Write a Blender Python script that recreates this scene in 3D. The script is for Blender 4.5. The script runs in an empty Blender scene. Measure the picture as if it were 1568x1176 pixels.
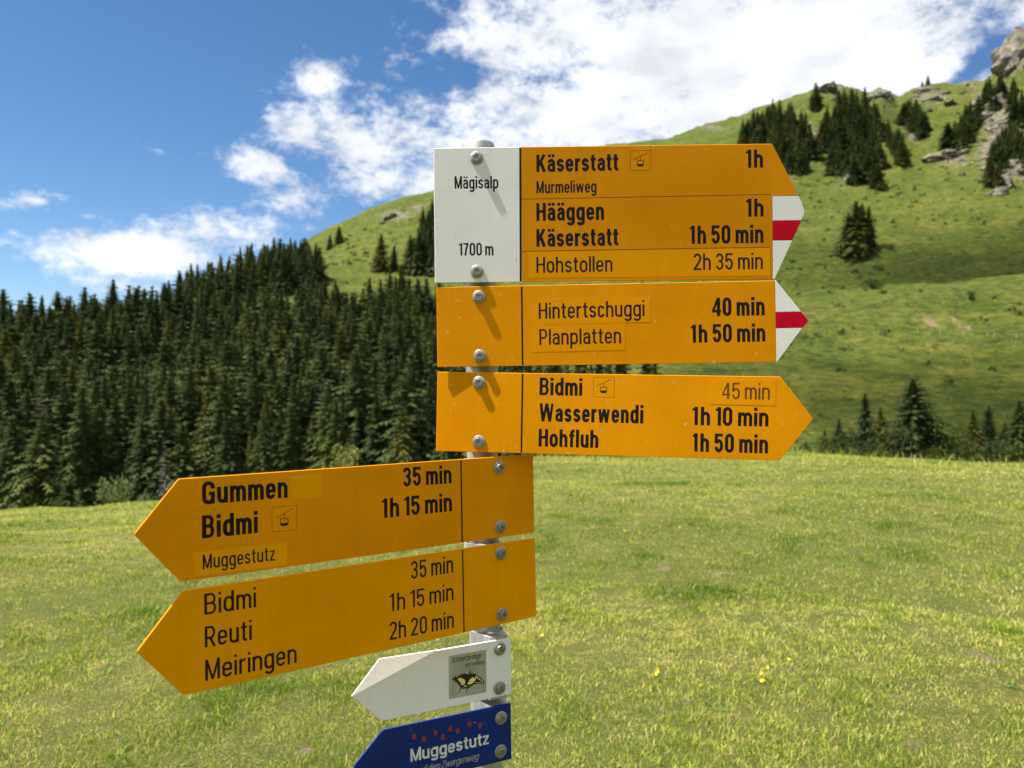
import bpy, math, random
import numpy as np
from mathutils import Vector, Matrix
R_ = math.radians
rng = np.random.default_rng(7)
random.seed(7)
SC = bpy.context.scene
COL = SC.collection

# ------------------------------------------------------------------ camera
EYE = 1.6
FPX, CX, CY = 1130.0, 784.0, 588.0          # focal length and centre on a 1568 x 1176 frame
cam = bpy.data.cameras.new('camera')
cam_o = bpy.data.objects.new('camera', cam)
COL.objects.link(cam_o)
cam_o.location = (0, 0, EYE)
cam_o.rotation_euler = (R_(90), 0, 0)
cam.sensor_width = 36.0
cam.lens = 36.0 * FPX / 1568.0
cam.clip_start = 0.05
cam.clip_end = 12000
cam.dof.use_dof = True
cam.dof.focus_distance = 1.09
cam.dof.aperture_fstop = 6.8
SC.camera = cam_o
SC.render.filter_size = 1.15
SC.render.resolution_x, SC.render.resolution_y = 1024, 768

# ------------------------------------------------------------------ sun, sky, exposure
TO_SUN = Vector((-0.438, -0.068, 0.894)).normalized()
SUN_EL = math.asin(TO_SUN.z)
SUN_AZ = math.atan2(TO_SUN.x, TO_SUN.y)
sun = bpy.data.lights.new('sun', 'SUN')
sun.energy = 4.9
sun.angle = R_(0.53)
sun.color = (1.0, 0.955, 0.88)
sun_o = bpy.data.objects.new('sun', sun)
COL.objects.link(sun_o)
sun_o.rotation_euler = (-TO_SUN).to_track_quat('-Z', 'Y').to_euler()
sun_o.location = (-20, -5, 40)
SC.view_settings.view_transform = 'Standard'
SC.view_settings.look = 'None'
SC.view_settings.gamma = 1.0
SC.view_settings.use_curve_mapping = False
SC.view_settings.exposure = 1.17
SC.cycles.max_bounces = 5
SC.cycles.diffuse_bounces = 2
SC.cycles.glossy_bounces = 2
SC.cycles.transmission_bounces = 2
SC.cycles.transparent_max_bounces = 64
SC.cycles.use_adaptive_sampling = True
SC.cycles.adaptive_threshold = 0.02
SC.cycles.caustics_reflective = False
SC.cycles.caustics_refractive = False
SKY_STRENGTH = 0.108
CLOUD_WHITE = 4.7

def build_world():
    w = bpy.data.worlds.new('World')
    SC.world = w
    w.use_nodes = True
    w.cycles.sampling_method = 'MANUAL'
    w.cycles.sample_map_resolution = 512
    nt = w.node_tree
    N, L = nt.nodes, nt.links
    N.clear()
    out = N.new('ShaderNodeOutputWorld')
    bg = N.new('ShaderNodeBackground')
    bg.inputs['Strength'].default_value = SKY_STRENGTH
    L.new(bg.outputs[0], out.inputs[0])
    sky = N.new('ShaderNodeTexSky')
    sky.sky_type = 'NISHITA'
    sky.sun_disc = False
    sky.sun_elevation = SUN_EL
    sky.sun_rotation = SUN_AZ % (2 * math.pi)
    sky.altitude = 1700
    sky.air_density = 1.0
    sky.dust_density = 0.25
    sky.ozone_density = 1.6
    tc = N.new('ShaderNodeTexCoord')
    sep = N.new('ShaderNodeSeparateXYZ')
    L.new(tc.outputs['Generated'], sep.inputs[0])
    def m(op, a, b=None, c=None, clamp=False):
        n = N.new('ShaderNodeMath')
        n.operation = op
        n.use_clamp = clamp
        for i, v in enumerate((a, b, c)):
            if v is None: continue
            if isinstance(v, (int, float)): n.inputs[i].default_value = v
            else: L.new(v, n.inputs[i])
        return n.outputs[0]
    x, y, z = sep.outputs
    azi = m('ARCTAN2', x, y)
    tel = m('DIVIDE', z, m('MAXIMUM', m('SQRT', m('ADD', m('MULTIPLY', x, x), m('MULTIPLY', y, y))), 0.02))
    def noise(scale, detail, rough, off=(0, 0, 0), dist=0.0, zs=1.5):
        mp = N.new('ShaderNodeMapping')
        mp.inputs['Location'].default_value = off
        mp.inputs['Scale'].default_value = (1, 1, zs)
        L.new(tc.outputs['Generated'], mp.inputs[0])
        n = N.new('ShaderNodeTexNoise')
        n.inputs['Scale'].default_value = scale
        n.inputs['Detail'].default_value = detail
        n.inputs['Roughness'].default_value = rough
        n.inputs['Distortion'].default_value = dist
        L.new(mp.outputs[0], n.inputs['Vector'])
        return n.outputs['Fac']
    n_big = noise(5.0, 2, 0.5, (3.1, 1.7, 0.4))
    n_mid = noise(14.0, 7, 0.60, (0.3, 2.2, 5.1), 0.15)
    n_fine = noise(60.0, 5, 0.65, (7.3, 0.2, 1.1), 0.25)
    # the cloud masses that stand in the view: directions as azimuth and elevation tangent
    clouds = [  # u, v, ru, rv, tilt, gain
        (1130, 80, 430, 170, 0, 1.9), (960, 70, 270, 140, 8, 1.5), (1330, 150, 280, 120, 0, 1.6), (900, 180, 250, 90, 8, 1.5),
        (1430, 40, 170, 60, 0, 0.9), (745, 50, 90, 80, 30, 0.75), (760, 200, 170, 75, 10, 1.05),
        (560, 225, 140, 62, 12, 1.1), (640, 205, 110, 60, 20, 0.95), (470, 190, 60, 42, 0, 0.85), (640, 275, 130, 45, 5, 0.9),
        (492, 122, 55, 32, -20, 0.85), (405, 258, 78, 24, 12, 0.85), (448, 306, 46, 24, -5, 0.85),
        (210, 386, 178, 50, -6, 1.75), (110, 402, 95, 28, -4, 0.85), (335, 358, 100, 38, -12, 1.1), (150, 430, 110, 20, 4, 0.7),
        (245, 232, 34, 8, 15, 0.55), (55, 306, 60, 12, -8, 0.5), (130, 330, 40, 8, 10, 0.5),
    ]
    holes = [(1500, 98, 85, 28, -38, 1.2), (1440, 142, 45, 18, -30, 0.6), (720, 130, 26, 50, -20, 0.5)]
    cmb = N.new('ShaderNodeCombineXYZ')
    L.new(azi, cmb.inputs[0])
    L.new(tel, cmb.inputs[1])
    def blob(u, v, ru, rv, tilt, gain):
        a0 = math.atan((u - CX) / FPX)
        ca = math.cos(a0)
        mp = N.new('ShaderNodeMapping')
        mp.vector_type = 'TEXTURE'
        mp.inputs['Location'].default_value = (a0, (CY - v) / FPX * ca, 0)
        mp.inputs['Rotation'].default_value = (0, 0, R_(-tilt))
        mp.inputs['Scale'].default_value = (ru / FPX * ca * ca, rv / FPX * ca, 1)
        L.new(cmb.outputs[0], mp.inputs[0])
        ln = N.new('ShaderNodeVectorMath')
        ln.operation = 'LENGTH'
        L.new(mp.outputs[0], ln.inputs[0])
        return m('MULTIPLY_ADD', ln.outputs['Value'], -gain, gain)
    f = None
    for c in clouds:
        b = blob(*c)
        f = b if f is None else m('SMOOTH_MAX', f, b, 0.25)
    f = m('MAXIMUM', f, -0.75)
    for h in holes:
        f = m('SUBTRACT', f, m('MAXIMUM', blob(*h), 0.0))
    # everywhere else: broken cumulus of the same kind
    f_out = m('MULTIPLY_ADD', n_big, 4.2, -1.35)
    win_a = m('SUBTRACT', m('MULTIPLY', m('ABSOLUTE', azi), 8.0), 5.7, clamp=True)
    win_t = m('SUBTRACT', m('MULTIPLY', tel, 8.0), 4.7, clamp=True)
    win = m('MAXIMUM', win_a, win_t)
    f = m('ADD', m('MULTIPLY', f, m('SUBTRACT', 1.0, win)), m('MULTIPLY', f_out, win))
    f = m('ADD', f, m('MULTIPLY_ADD', n_mid, 2.7, -1.35))
    f = m('ADD', f, m('MULTIPLY_ADD', n_fine, 1.7, -0.85))
    mr = N.new('ShaderNodeMapRange')
    mr.interpolation_type = 'SMOOTHSTEP'
    mr.inputs['From Min'].default_value = -0.18
    mr.inputs['From Max'].default_value = 1.02
    L.new(f, mr.inputs['Value'])
    mask = m('MULTIPLY', mr.outputs[0], 0.96)
    # thicker cloud is a little greyer underneath
    shade = noise(9.0, 4, 0.55, (1.3, 4.2, 0.2), 0.0, 2.2)
    cr = N.new('ShaderNodeMapRange')
    cr.inputs['From Min'].default_value = 0.33
    cr.inputs['From Max'].default_value = 0.62
    cr.inputs['To Min'].default_value = 0.76
    cr.inputs['To Max'].default_value = 1.04
    L.new(shade, cr.inputs['Value'])
    ccol = N.new('ShaderNodeVectorMath')
    ccol.operation = 'SCALE'
    ccol.inputs[0].default_value = (CLOUD_WHITE * 0.955, CLOUD_WHITE * 0.985, CLOUD_WHITE * 1.03)
    L.new(cr.outputs[0], ccol.inputs['Scale'])
    mix = N.new('ShaderNodeMix')
    mix.data_type = 'RGBA'
    L.new(mask, mix.inputs['Factor'])
    hs = N.new('ShaderNodeHueSaturation')
    hs.inputs['Saturation'].default_value = 1.20
    hs.inputs['Value'].default_value = 0.60
    L.new(sky.outputs[0], hs.inputs['Color'])
    L.new(hs.outputs[0], mix.inputs['A'])
    L.new(ccol.outputs[0], mix.inputs['B'])
    L.new(mix.outputs['Result'], bg.inputs['Color'])
build_world()

# ------------------------------------------------------------------ helpers
def put(o, parent=None, label=None, cat=None, group=None, kind=None):
    COL.objects.link(o)
    if parent is not None: o.parent = parent
    for k, v in (('label', label), ('category', cat), ('group', group), ('kind', kind)):
        if v: o[k] = v
    return o
def empty(name, loc=(0, 0, 0), rot=(0, 0, 0), **kw):
    o = bpy.data.objects.new(name, None)
    o.empty_display_size = 0.1
    o.location = loc
    o.rotation_euler = rot
    return put(o, **kw)
def mesh_np(name, verts, faces, mats=(), smooth=False, midx=None):
    """verts (n,3); faces: list of index lists or an (m,k) array"""
    me = bpy.data.meshes.new(name)
    verts = np.asarray(verts, np.float32)
    if isinstance(faces, np.ndarray):
        nf, k = faces.shape
        me.vertices.add(len(verts))
        me.vertices.foreach_set('co', verts.ravel())
        me.loops.add(nf * k)
        me.loops.foreach_set('vertex_index', faces.astype(np.int32).ravel())
        me.polygons.add(nf)
        me.polygons.foreach_set('loop_start', np.arange(0, nf * k, k, dtype=np.int32))
        me.polygons.foreach_set('loop_total', np.full(nf, k, np.int32))
    else:
        me.from_pydata(verts.tolist(), [], faces)
    if midx is not None: me.polygons.foreach_set('material_index', np.asarray(midx, np.int32))
    me.polygons.foreach_set('use_smooth', np.full(len(me.polygons), smooth))
    for mt in mats: me.materials.append(mt)
    me.update(calc_edges=True)
    return me
def obj(name, me, parent=None, **kw):
    return put(bpy.data.objects.new(name, me), parent, **kw)
def color_attr(me, name, cols):
    a = me.attributes.new(name, 'FLOAT_COLOR', 'POINT')
    c = np.ones((len(cols), 4), np.float32)
    c[:, :3] = cols
    a.data.foreach_set('color', c.ravel())
def float_attr(me, name, vals):
    a = me.attributes.new(name, 'FLOAT', 'POINT')
    a.data.foreach_set('value', np.asarray(vals, np.float32))

class Mat:
    """small wrapper for building node materials"""
    def __init__(s, name):
        s.m = bpy.data.materials.new(name)
        s.m.use_nodes = True
        s.nt = s.m.node_tree
        s.N, s.L = s.nt.nodes, s.nt.links
        s.b = s.N['Principled BSDF']
        s.out = s.N['Material Output']
    def set(s, **kw):
        for k, v in kw.items():
            s.inp(k.replace('_', ' '), v)
        return s
    def inp(s, k, v, node=None):
        i = (node or s.b).inputs[k]
        if hasattr(v, 'is_output') or isinstance(v, bpy.types.NodeSocket): s.L.new(v, i)
        elif isinstance(v, tuple) and len(v) == 3 and i.type == 'RGBA': i.default_value = (*v, 1)
        else: i.default_value = v
    def node(s, t, **kw):
        n = s.N.new(t)
        for k, v in kw.items(): setattr(n, k, v)
        return n
    def coord(s, which='Object', scale=(1, 1, 1), loc=(0, 0, 0), rot=(0, 0, 0)):
        tc = s.node('ShaderNodeTexCoord')
        mp = s.node('ShaderNodeMapping')
        mp.inputs['Scale'].default_value = scale
        mp.inputs['Location'].default_value = loc
        mp.inputs['Rotation'].default_value = rot
        s.L.new(tc.outputs[which], mp.inputs[0])
        return mp.outputs[0]
    def noise(s, vec, scale, detail=4, rough=0.5, dist=0.0):
        n = s.node('ShaderNodeTexNoise')
        n.inputs['Scale'].default_value = scale
        n.inputs['Detail'].default_value = detail
        n.inputs['Roughness'].default_value = rough
        n.inputs['Distortion'].default_value = dist
        s.L.new(vec, n.inputs['Vector'])
        return n.outputs['Fac']
    def ramp(s, fac, stops, interp='LINEAR'):
        n = s.node('ShaderNodeValToRGB')
        n.color_ramp.interpolation = interp
        el = n.color_ramp.elements
        while len(el) < len(stops): el.new(0.5)
        for e, (p, c) in zip(el, stops):
            e.position = p
            e.color = (*c, 1) if isinstance(c, tuple) else (c, c, c, 1)
        s.L.new(fac, n.inputs[0])
        return n.outputs[0]
    def rng(s, v, a, b, c, d):
        n = s.node('ShaderNodeMapRange')
        for k, q in zip(('From Min', 'From Max', 'To Min', 'To Max'), (a, b, c, d)): n.inputs[k].default_value = q
        s.L.new(v, n.inputs['Value'])
        return n.outputs[0]
    def mix(s, f, a, b, blend='MIX'):
        n = s.node('ShaderNodeMix', data_type='RGBA', blend_type=blend)
        for k, v in (('Factor', f), ('A', a), ('B', b)):
            s.inp(k, v, n)
        return n.outputs['Result']
    def math(s, op, a, b=0.0):
        n = s.node('ShaderNodeMath', operation=op)
        for i, v in enumerate((a, b)):
            if isinstance(v, (int, float)): n.inputs[i].default_value = v
            else: s.L.new(v, n.inputs[i])
        return n.outputs[0]
    def attr(s, name, out='Color'):
        n = s.node('ShaderNodeAttribute', attribute_name=name)
        return n.outputs[out]
    def bump(s, h, strength=0.3, dist=0.01):
        n = s.node('ShaderNodeBump')
        n.inputs['Strength'].default_value = strength
        n.inputs['Distance'].default_value = dist
        s.L.new(h, n.inputs['Height'])
        s.L.new(n.outputs[0], s.b.inputs['Normal'])
        return s
def srgb(r, g, b):
    f = lambda c: c / 12.92 if c <= 0.04045 else ((c + 0.055) / 1.055) ** 2.4
    return (f(r / 255), f(g / 255), f(b / 255))

# numpy gradient noise
_perm = rng.permutation(512)
_perm = np.concatenate([_perm, _perm, _perm])
_ang = rng.uniform(0, 2 * np.pi, 2048)
def perlin(x, y):
    xi, yi = np.floor(x).astype(int), np.floor(y).astype(int)
    fx, fy = x - xi, y - yi
    def g(ix, iy):
        h = _perm[(_perm[ix & 511] + iy) & 511]
        return np.cos(_ang[h]), np.sin(_ang[h])
    sx, sy = fx * fx * fx * (fx * (fx * 6 - 15) + 10), fy * fy * fy * (fy * (fy * 6 - 15) + 10)
    def d(ox, oy):
        gx, gy = g(xi + ox, yi + oy)
        return gx * (fx - ox) + gy * (fy - oy)
    a, b, c, e = d(0, 0), d(1, 0), d(0, 1), d(1, 1)
    return (a + sx * (b - a)) * (1 - sy) + (c + sx * (e - c)) * sy
def fbm(x, y, oct=4, gain=0.5, lac=2.03):
    s, a, n = 0, 1.0, 0
    for i in range(oct):
        s = s + a * perlin(x + 17.3 * i, y - 9.1 * i)
        n += a
        a *= gain
        x, y = x * lac, y * lac
    return s / n * 1.5

# ------------------------------------------------------------------ terrain
# each feature line of the valley: (bearing as u, depth in metres, v on the frame)
LINES = [
    [(-300, 6, 890), (300, 6, 893), (784, 6, 890), (1568, 6, 889), (1900, 6, 889)],
    [(-300, 20, 815), (0, 20, 806), (220, 19, 795), (400, 17, 776), (600, 13, 741), (700, 11, 742), (820, 10, 755), (1200, 10, 752), (1568, 10, 758), (1900, 10, 765)],
    [(-300, 40, 797), (0, 42, 785), (60, 42, 779), (120, 40, 780), (220, 38, 771), (400, 32, 757), (600, 24, 725), (700, 20, 709), (820, 18, 702), (1000, 18, 701), (1200, 18, 697), (1300, 18, 699), (1450, 18, 706), (1568, 18, 712), (1900, 18, 728)],
    [(-300, 70, 850), (400, 66, 830), (820, 50, 790), (1568, 50, 790), (1900, 50, 800)],
    [(-300, 105, 805), (0, 100, 800), (400, 98, 785), (660, 96, 745), (820, 92, 730), (1200, 88, 715), (1568, 88, 722), (1900, 88, 730)],
    [(-300, 165, 680), (0, 165, 668), (400, 165, 650), (660, 160, 620), (1000, 140, 610), (1200, 145, 572), (1568, 145, 568), (1900, 145, 565)],
    [(-300, 230, 570), (0, 230, 546), (100, 235, 540), (200, 240, 530), (300, 240, 522), (430, 240, 516), (560, 240, 506), (660, 230, 510), (820, 220, 500), (1000, 210, 470), (1235, 210, 452), (1400, 210, 437), (1568, 210, 424), (1900, 210, 410)],
    [(-300, 300, 600), (0, 300, 580), (150, 300, 560), (300, 300, 505), (430, 300, 480), (500, 310, 464), (660, 300, 462), (820, 280, 470), (1000, 245, 480), (1235, 245, 476), (1400, 245, 465), (1568, 245, 455), (1900, 245, 440)],
    [(-300, 400, 612), (150, 380, 545), (200, 375, 512), (290, 370, 459), (340, 370, 442), (430, 375, 411), (490, 390, 410), (660, 400, 395), (820, 380, 385), (1000, 330, 390), (1235, 325, 372), (1400, 320, 360), (1568, 310, 345), (1900, 310, 310)],
    [(-300, 500, 615), (300, 500, 520), (430, 500, 412), (560, 500, 362), (660, 490, 350), (820, 480, 320), (1020, 470, 292), (1200, 460, 262), (1400, 450, 245), (1568, 430, 215), (1900, 410, 150)],
    [(-300, 600, 620), (300, 600, 535), (430, 600, 400), (470, 600, 370), (500, 600, 353), (560, 600, 326), (600, 600, 309), (625, 600, 303), (660, 600, 295), (800, 620, 256), (930, 640, 229), (1020, 640, 219), (1075, 640, 199), (1130, 630, 184), (1200, 620, 160), (1250, 610, 140), (1275, 610, 132), (1305, 610, 139), (1330, 610, 147), (1347, 610, 137), (1374, 610, 153), (1398, 610, 139), (1420, 610, 133), (1450, 600, 132), (1490, 590, 127), (1505, 580, 126), (1530, 560, 110), (1568, 540, 68), (1700, 520, 20), (1900, 500, -60)],
    [(-300, 900, 620), (300, 900, 560), (430, 900, 450), (660, 900, 380), (1020, 900, 310), (1400, 900, 240), (1568, 900, 200), (1900, 900, 120)],
    [(-300, 2600, 600), (430, 2600, 585), (1900, 2600, 585)],
]
A0, A1 = math.atan((-300 - CX) / FPX), math.atan((1900 - CX) / FPX)
def hermite(xk, yk, xq):
    h = np.diff(xk)
    dl = np.diff(yk) / h
    mk = np.zeros(len(xk))
    mk[0], mk[-1] = dl[0], dl[-1]
    for i in range(1, len(xk) - 1):
        if dl[i - 1] * dl[i] > 0:
            w1, w2 = 2 * h[i] + h[i - 1], h[i] + 2 * h[i - 1]
            mk[i] = (w1 + w2) / (w1 / dl[i - 1] + w2 / dl[i])
    i = np.clip(np.searchsorted(xk, xq) - 1, 0, len(h) - 1)
    t = np.clip((xq - xk[i]) / h[i], 0, 1)
    t2, t3 = t * t, t * t * t
    return (2 * t3 - 3 * t2 + 1) * yk[i] + (t3 - 2 * t2 + t) * h[i] * mk[i] + (-2 * t3 + 3 * t2) * yk[i + 1] + (t3 - t2) * h[i] * mk[i + 1]
RINGS = np.exp(np.linspace(math.log(0.6), math.log(2600), 420))
AZ = np.concatenate([np.linspace(A0, A1, 470), np.linspace(A1, A0 + 2 * np.pi, 62)[1:]])   # last one closes the circle
def column(a):
    u = CX + FPX * math.tan(a)
    rk, zk = [0.0, 2.0], [0.0, 0.0]
    for ln in LINES:
        us = [p[0] for p in ln]
        Y = np.interp(u, us, [p[1] for p in ln])
        v = np.interp(u, us, [p[2] for p in ln])
        rk.append(Y / math.cos(a))
        zk.append(EYE + (CY - v) / FPX * Y)
    return hermite(np.array(rk), np.array(zk), RINGS)
ZG = np.zeros((len(AZ), len(RINGS)))
cl, crr = column(A0), column(A1)
for i, a in enumerate(AZ):
    if a <= A1 + 1e-9: ZG[i] = column(a)
    else:
        t = (a - A1) / (A0 + 2 * np.pi - A1)
        t = t * t * (3 - 2 * t)
        ZG[i] = crr * (1 - t) + cl * t
GX, GY = RINGS[None, :] * np.sin(AZ)[:, None], RINGS[None, :] * np.cos(AZ)[:, None]
_far = np.clip((RINGS - 60) / 200, 0, 1)[None, :]
_sky = np.clip((RINGS - 380) / 200, 0, 1)[None, :] * (np.clip((GX - 60) / 100, 0, 1))
ZG += 0.05 * fbm(GX / 1.7, GY / 1.7, 3) * np.clip((RINGS - 2) / 6, 0, 1)[None, :] + 0.10 * fbm(GX / 6, GY / 6, 2) * np.clip((RINGS - 5) / 12, 0, 1)[None, :]
ZG += _far * (1.6 * fbm(GX / 22, GY / 22, 3) + 0.7 * fbm(GX / 6, GY / 6, 3))
ZG += _sky * 4.0 * np.abs(fbm(GX / 26 + 40, GY / 26, 4))
# small grazing steps that run along the slopes on the right
ZG += _far * np.clip((GX + 20) / 100, 0, 1) * 0.45 * np.sin((ZG + 1.5 * fbm(GX / 15, GY / 15, 2)) * 2.4)
ZG[-1] = ZG[0]
_az0, _daz = AZ[0], AZ[1] - AZ[0]
_azi = np.arange(len(AZ), dtype=float)
def ground(X, Y):
    X, Y = np.asarray(X, float), np.asarray(Y, float)
    r = np.clip(np.hypot(X, Y), RINGS[0], RINGS[-1])
    a = (np.arctan2(X, Y) - A0) % (2 * np.pi) + A0
    fi = np.interp(a, AZ, _azi)
    fj = np.interp(np.log(r), np.log(RINGS), np.arange(len(RINGS), dtype=float))
    i, j = np.clip(fi.astype(int), 0, len(AZ) - 2), np.clip(fj.astype(int), 0, len(RINGS) - 2)
    p, q = fi - i, fj - j
    return (ZG[i, j] * (1 - p) + ZG[i + 1, j] * p) * (1 - q) + (ZG[i, j + 1] * (1 - p) + ZG[i + 1, j + 1] * p) * q
def on_slope(u, v, rmin=70.0, rmax=1000.0):
    """the spot on the far slopes seen along this line of sight"""
    a = math.atan((u - CX) / FPX)
    r = np.linspace(rmin, rmax, 2400)
    X, Y = r * math.sin(a), r * math.cos(a)
    vv = CY - (ground(X, Y) - EYE) / Y * FPX
    k = np.nonzero(vv <= v)[0]
    k = k[0] if len(k) else int(np.argmin(vv))
    return float(X[k]), float(Y[k]), float(ground(X[k], Y[k]))
def to_px(X, Y, Z): return CX + FPX * X / Y, CY - FPX * (Z - EYE) / Y

J_SPLIT = int(np.searchsorted(RINGS, 62))
def ring_mesh(name, j0, j1, mat, centre=False):
    nA = len(AZ) - 1
    js = np.arange(j0, j1 + 1)
    V = np.stack([GX[:nA, js], GY[:nA, js], ZG[:nA, js]], -1).reshape(-1, 3)
    nj = len(js)
    i = np.arange(nA)[:, None]
    j = np.arange(nj - 1)[None, :]
    i2 = (i + 1) % nA
    F = np.stack([(i * nj + j).ravel(), (i2 * nj + j).ravel(), (i2 * nj + j + 1).ravel(), (i * nj + j + 1).ravel()], 1)[:, ::-1]
    if centre:
        c = len(V)
        V = np.vstack([V, [[0, 0, 0]]])
        T = np.stack([np.arange(nA) * nj, np.roll(np.arange(nA), -1) * nj, np.full(nA, c), np.full(nA, c)], 1)
        faces = [f.tolist() for f in F] + [[int(t[0]), int(t[2]), int(t[1])] for t in T]
        return mesh_np(name, V, faces, [mat], True), V
    return mesh_np(name, V, F, [mat], True), V

# bare earth, on the meadow (world x, y, radius) and on the slopes
def near_spot(u, v):
    a = math.atan((u - CX) / FPX)
    r = np.linspace(1.5, 60, 4000)
    X, Y = r * math.sin(a), r * math.cos(a)
    vv = CY - (ground(X, Y) - EYE) / Y * FPX
    k = np.nonzero(vv <= v)[0]
    k = k[0] if len(k) else int(np.argmin(vv))
    return float(X[k]), float(Y[k])
EARTH = [(*near_spot(u, v), q) for u, v, q in ((910, 833, 0.13), (1495, 1003, 0.09), (1520, 1013, 0.07), (1050, 1078, 0.05), (1018, 870, 0.12), (1105, 876, 0.10), (640, 1105, 0.05), (470, 1150, 0.06), (1030, 850, 0.06), (1400, 1140, 0.06), (905, 1075, 0.05))]
EARTH_FAR = [(*on_slope(u, v)[:2], s) for u, v, s in ((1423, 492, 1.6), (1430, 493, 1.2), (1465, 495, 1.3), (1398, 487, 0.8), (1480, 499, 0.8))]

def meadow_mat():
    k = Mat('meadow_turf')
    co = k.coord('Object')
    n1 = k.noise(co, 0.45, 5, 0.55)
    n2 = k.noise(co, 2.6, 6, 0.6)
    n3 = k.noise(co, 70, 4, 0.75)
    c1 = k.ramp(n2, [(0.30, (0.080, 0.115, 0.018)), (0.50, (0.170, 0.190, 0.036)), (0.70, (0.330, 0.285, 0.095))])
    c2 = k.ramp(n3, [(0.34, (0.030, 0.046, 0.010)), (0.50, (0.160, 0.172, 0.030)), (0.66, (0.460, 0.400, 0.150))])  # darkest tones paint in the shade between the blades
    c = k.mix(0.65, c1, c2)
    c = k.mix(k.rng(n1, 0.40, 0.62, 0.0, 0.35), c, (0.105, 0.165, 0.022))
    earth = k.attr('earth', 'Fac')
    e = k.rng(k.math('ADD', earth, k.rng(k.noise(co, 9, 5, 0.65), 0.3, 0.7, -0.6, 0.35)), 0.35, 0.75, 0, 0.85)
    c = k.mix(e, c, k.ramp(n3, [(0.3, (0.19, 0.13, 0.08)), (0.7, (0.42, 0.32, 0.21))]))
    k.set(Base_Color=c, Roughness=0.9)
    k.b.inputs['Specular IOR Level'].default_value = 0.15
    return k.bump(k.math('ADD', n3, k.math('MULTIPLY', n2, 1.5)), 1.0, 0.06).m
def hillside_mat():
    k = Mat('alpine_pasture')
    co = k.coord('Object')
    cs = k.coord('Object', scale=(1, 1, 3.0))
    n0 = k.noise(co, 0.012, 4, 0.5)
    n1 = k.noise(cs, 0.055, 6, 0.6, 0.4)
    n2 = k.noise(cs, 0.35, 6, 0.65)
    n3 = k.noise(co, 1.7, 4, 0.7)
    c = k.ramp(n1, [(0.30, (0.060, 0.088, 0.014)), (0.50, (0.094, 0.120, 0.020)), (0.70, (0.162, 0.160, 0.035))])
    c = k.mix(k.rng(n0, 0.4, 0.6, 0.0, 0.5), c, (0.088, 0.122, 0.026))
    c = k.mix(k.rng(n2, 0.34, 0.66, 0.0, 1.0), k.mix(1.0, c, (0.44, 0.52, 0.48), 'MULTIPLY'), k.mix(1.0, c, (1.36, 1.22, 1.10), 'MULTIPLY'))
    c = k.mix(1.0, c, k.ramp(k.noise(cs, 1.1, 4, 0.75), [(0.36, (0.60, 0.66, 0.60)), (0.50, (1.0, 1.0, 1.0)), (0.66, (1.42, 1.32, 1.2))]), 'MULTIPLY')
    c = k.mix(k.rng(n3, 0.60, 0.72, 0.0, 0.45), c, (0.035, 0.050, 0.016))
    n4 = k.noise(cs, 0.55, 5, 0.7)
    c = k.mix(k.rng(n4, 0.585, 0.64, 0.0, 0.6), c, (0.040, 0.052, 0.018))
    c = k.mix(k.rng(n4, 0.36, 0.31, 0.0, 0.5), c, (0.26, 0.22, 0.09))
    rock = k.attr('rock', 'Fac')
    rk = k.rng(k.math('ADD', rock, k.rng(k.noise(cs, 0.16, 7, 0.72, 0.8), 0.3, 0.7, -1.0, 0.55)), 0.36, 0.60, 0, 0.9)
    rc = k.ramp(k.noise(cs, 0.5, 7, 0.75, 0.8), [(0.36, (0.035, 0.034, 0.026)), (0.48, (0.14, 0.125, 0.085)), (0.62, (0.36, 0.31, 0.24))])
    c = k.mix(rk, c, rc)
    earth = k.attr('earth', 'Fac')
    e = k.rng(k.math('ADD', earth, k.rng(n3, 0.3, 0.7, -0.3, 0.3)), 0.4, 0.6, 0, 1)
    c = k.mix(k.math('MULTIPLY', e, 0.7), c, (0.30, 0.21, 0.125))
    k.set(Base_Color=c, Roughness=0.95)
    k.b.inputs['Specular IOR Level'].default_value = 0.1
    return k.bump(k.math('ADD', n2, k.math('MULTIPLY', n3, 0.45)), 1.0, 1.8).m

me, V = ring_mesh('meadow', 0, J_SPLIT, meadow_mat(), True)
ev = np.zeros(len(V))
for x, y, s in EARTH: ev = np.maximum(ev, np.clip(1.3 - np.hypot(V[:, 0] - x, V[:, 1] - y) / s, 0, 1))
float_attr(me, 'earth', ev)
obj('meadow', me, kind='structure', label='short sunlit pasture grass in front of the signpost')
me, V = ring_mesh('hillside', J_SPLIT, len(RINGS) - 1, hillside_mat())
ev = np.zeros(len(V))
for x, y, s in EARTH_FAR: ev = np.maximum(ev, np.clip(1.3 - np.hypot(V[:, 0] - x, (V[:, 1] - y) * 0.5) / s / 1.2, 0, 1))
float_attr(me, 'earth', ev)
vy = np.maximum(V[:, 1], 1.0)
pu, pv = CX + FPX * V[:, 0] / vy, CY - FPX * (V[:, 2] - EYE) / vy
rock = np.zeros(len(V))
ROCKY = [(1525, 165, 45, 40), (1545, 80, 40, 40), (1540, 230, 50, 55), (1465, 246, 40, 13), (1347, 142, 24, 12), (1415, 132, 22, 8), (1275, 134, 26, 8), (1480, 128, 20, 5), (1430, 150, 40, 14),
         (1310, 265, 30, 25), (1225, 205, 40, 25), (605, 330, 35, 12), (1400, 208, 14, 12), (640, 318, 18, 8), (1090, 195, 30, 6), (1660, 120, 70, 90)]
for u, v, a, b in ROCKY: rock = np.maximum(rock, np.clip(1.25 - np.hypot((pu - u) / a, (pv - v) / b), 0, 0.9) * (1.45 if u > 1500 else 1.1) * (V[:, 1] > 200))
float_attr(me, 'rock', rock)
obj('hillside', me, kind='structure', label='green alpine slopes rising behind the meadow')

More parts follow.
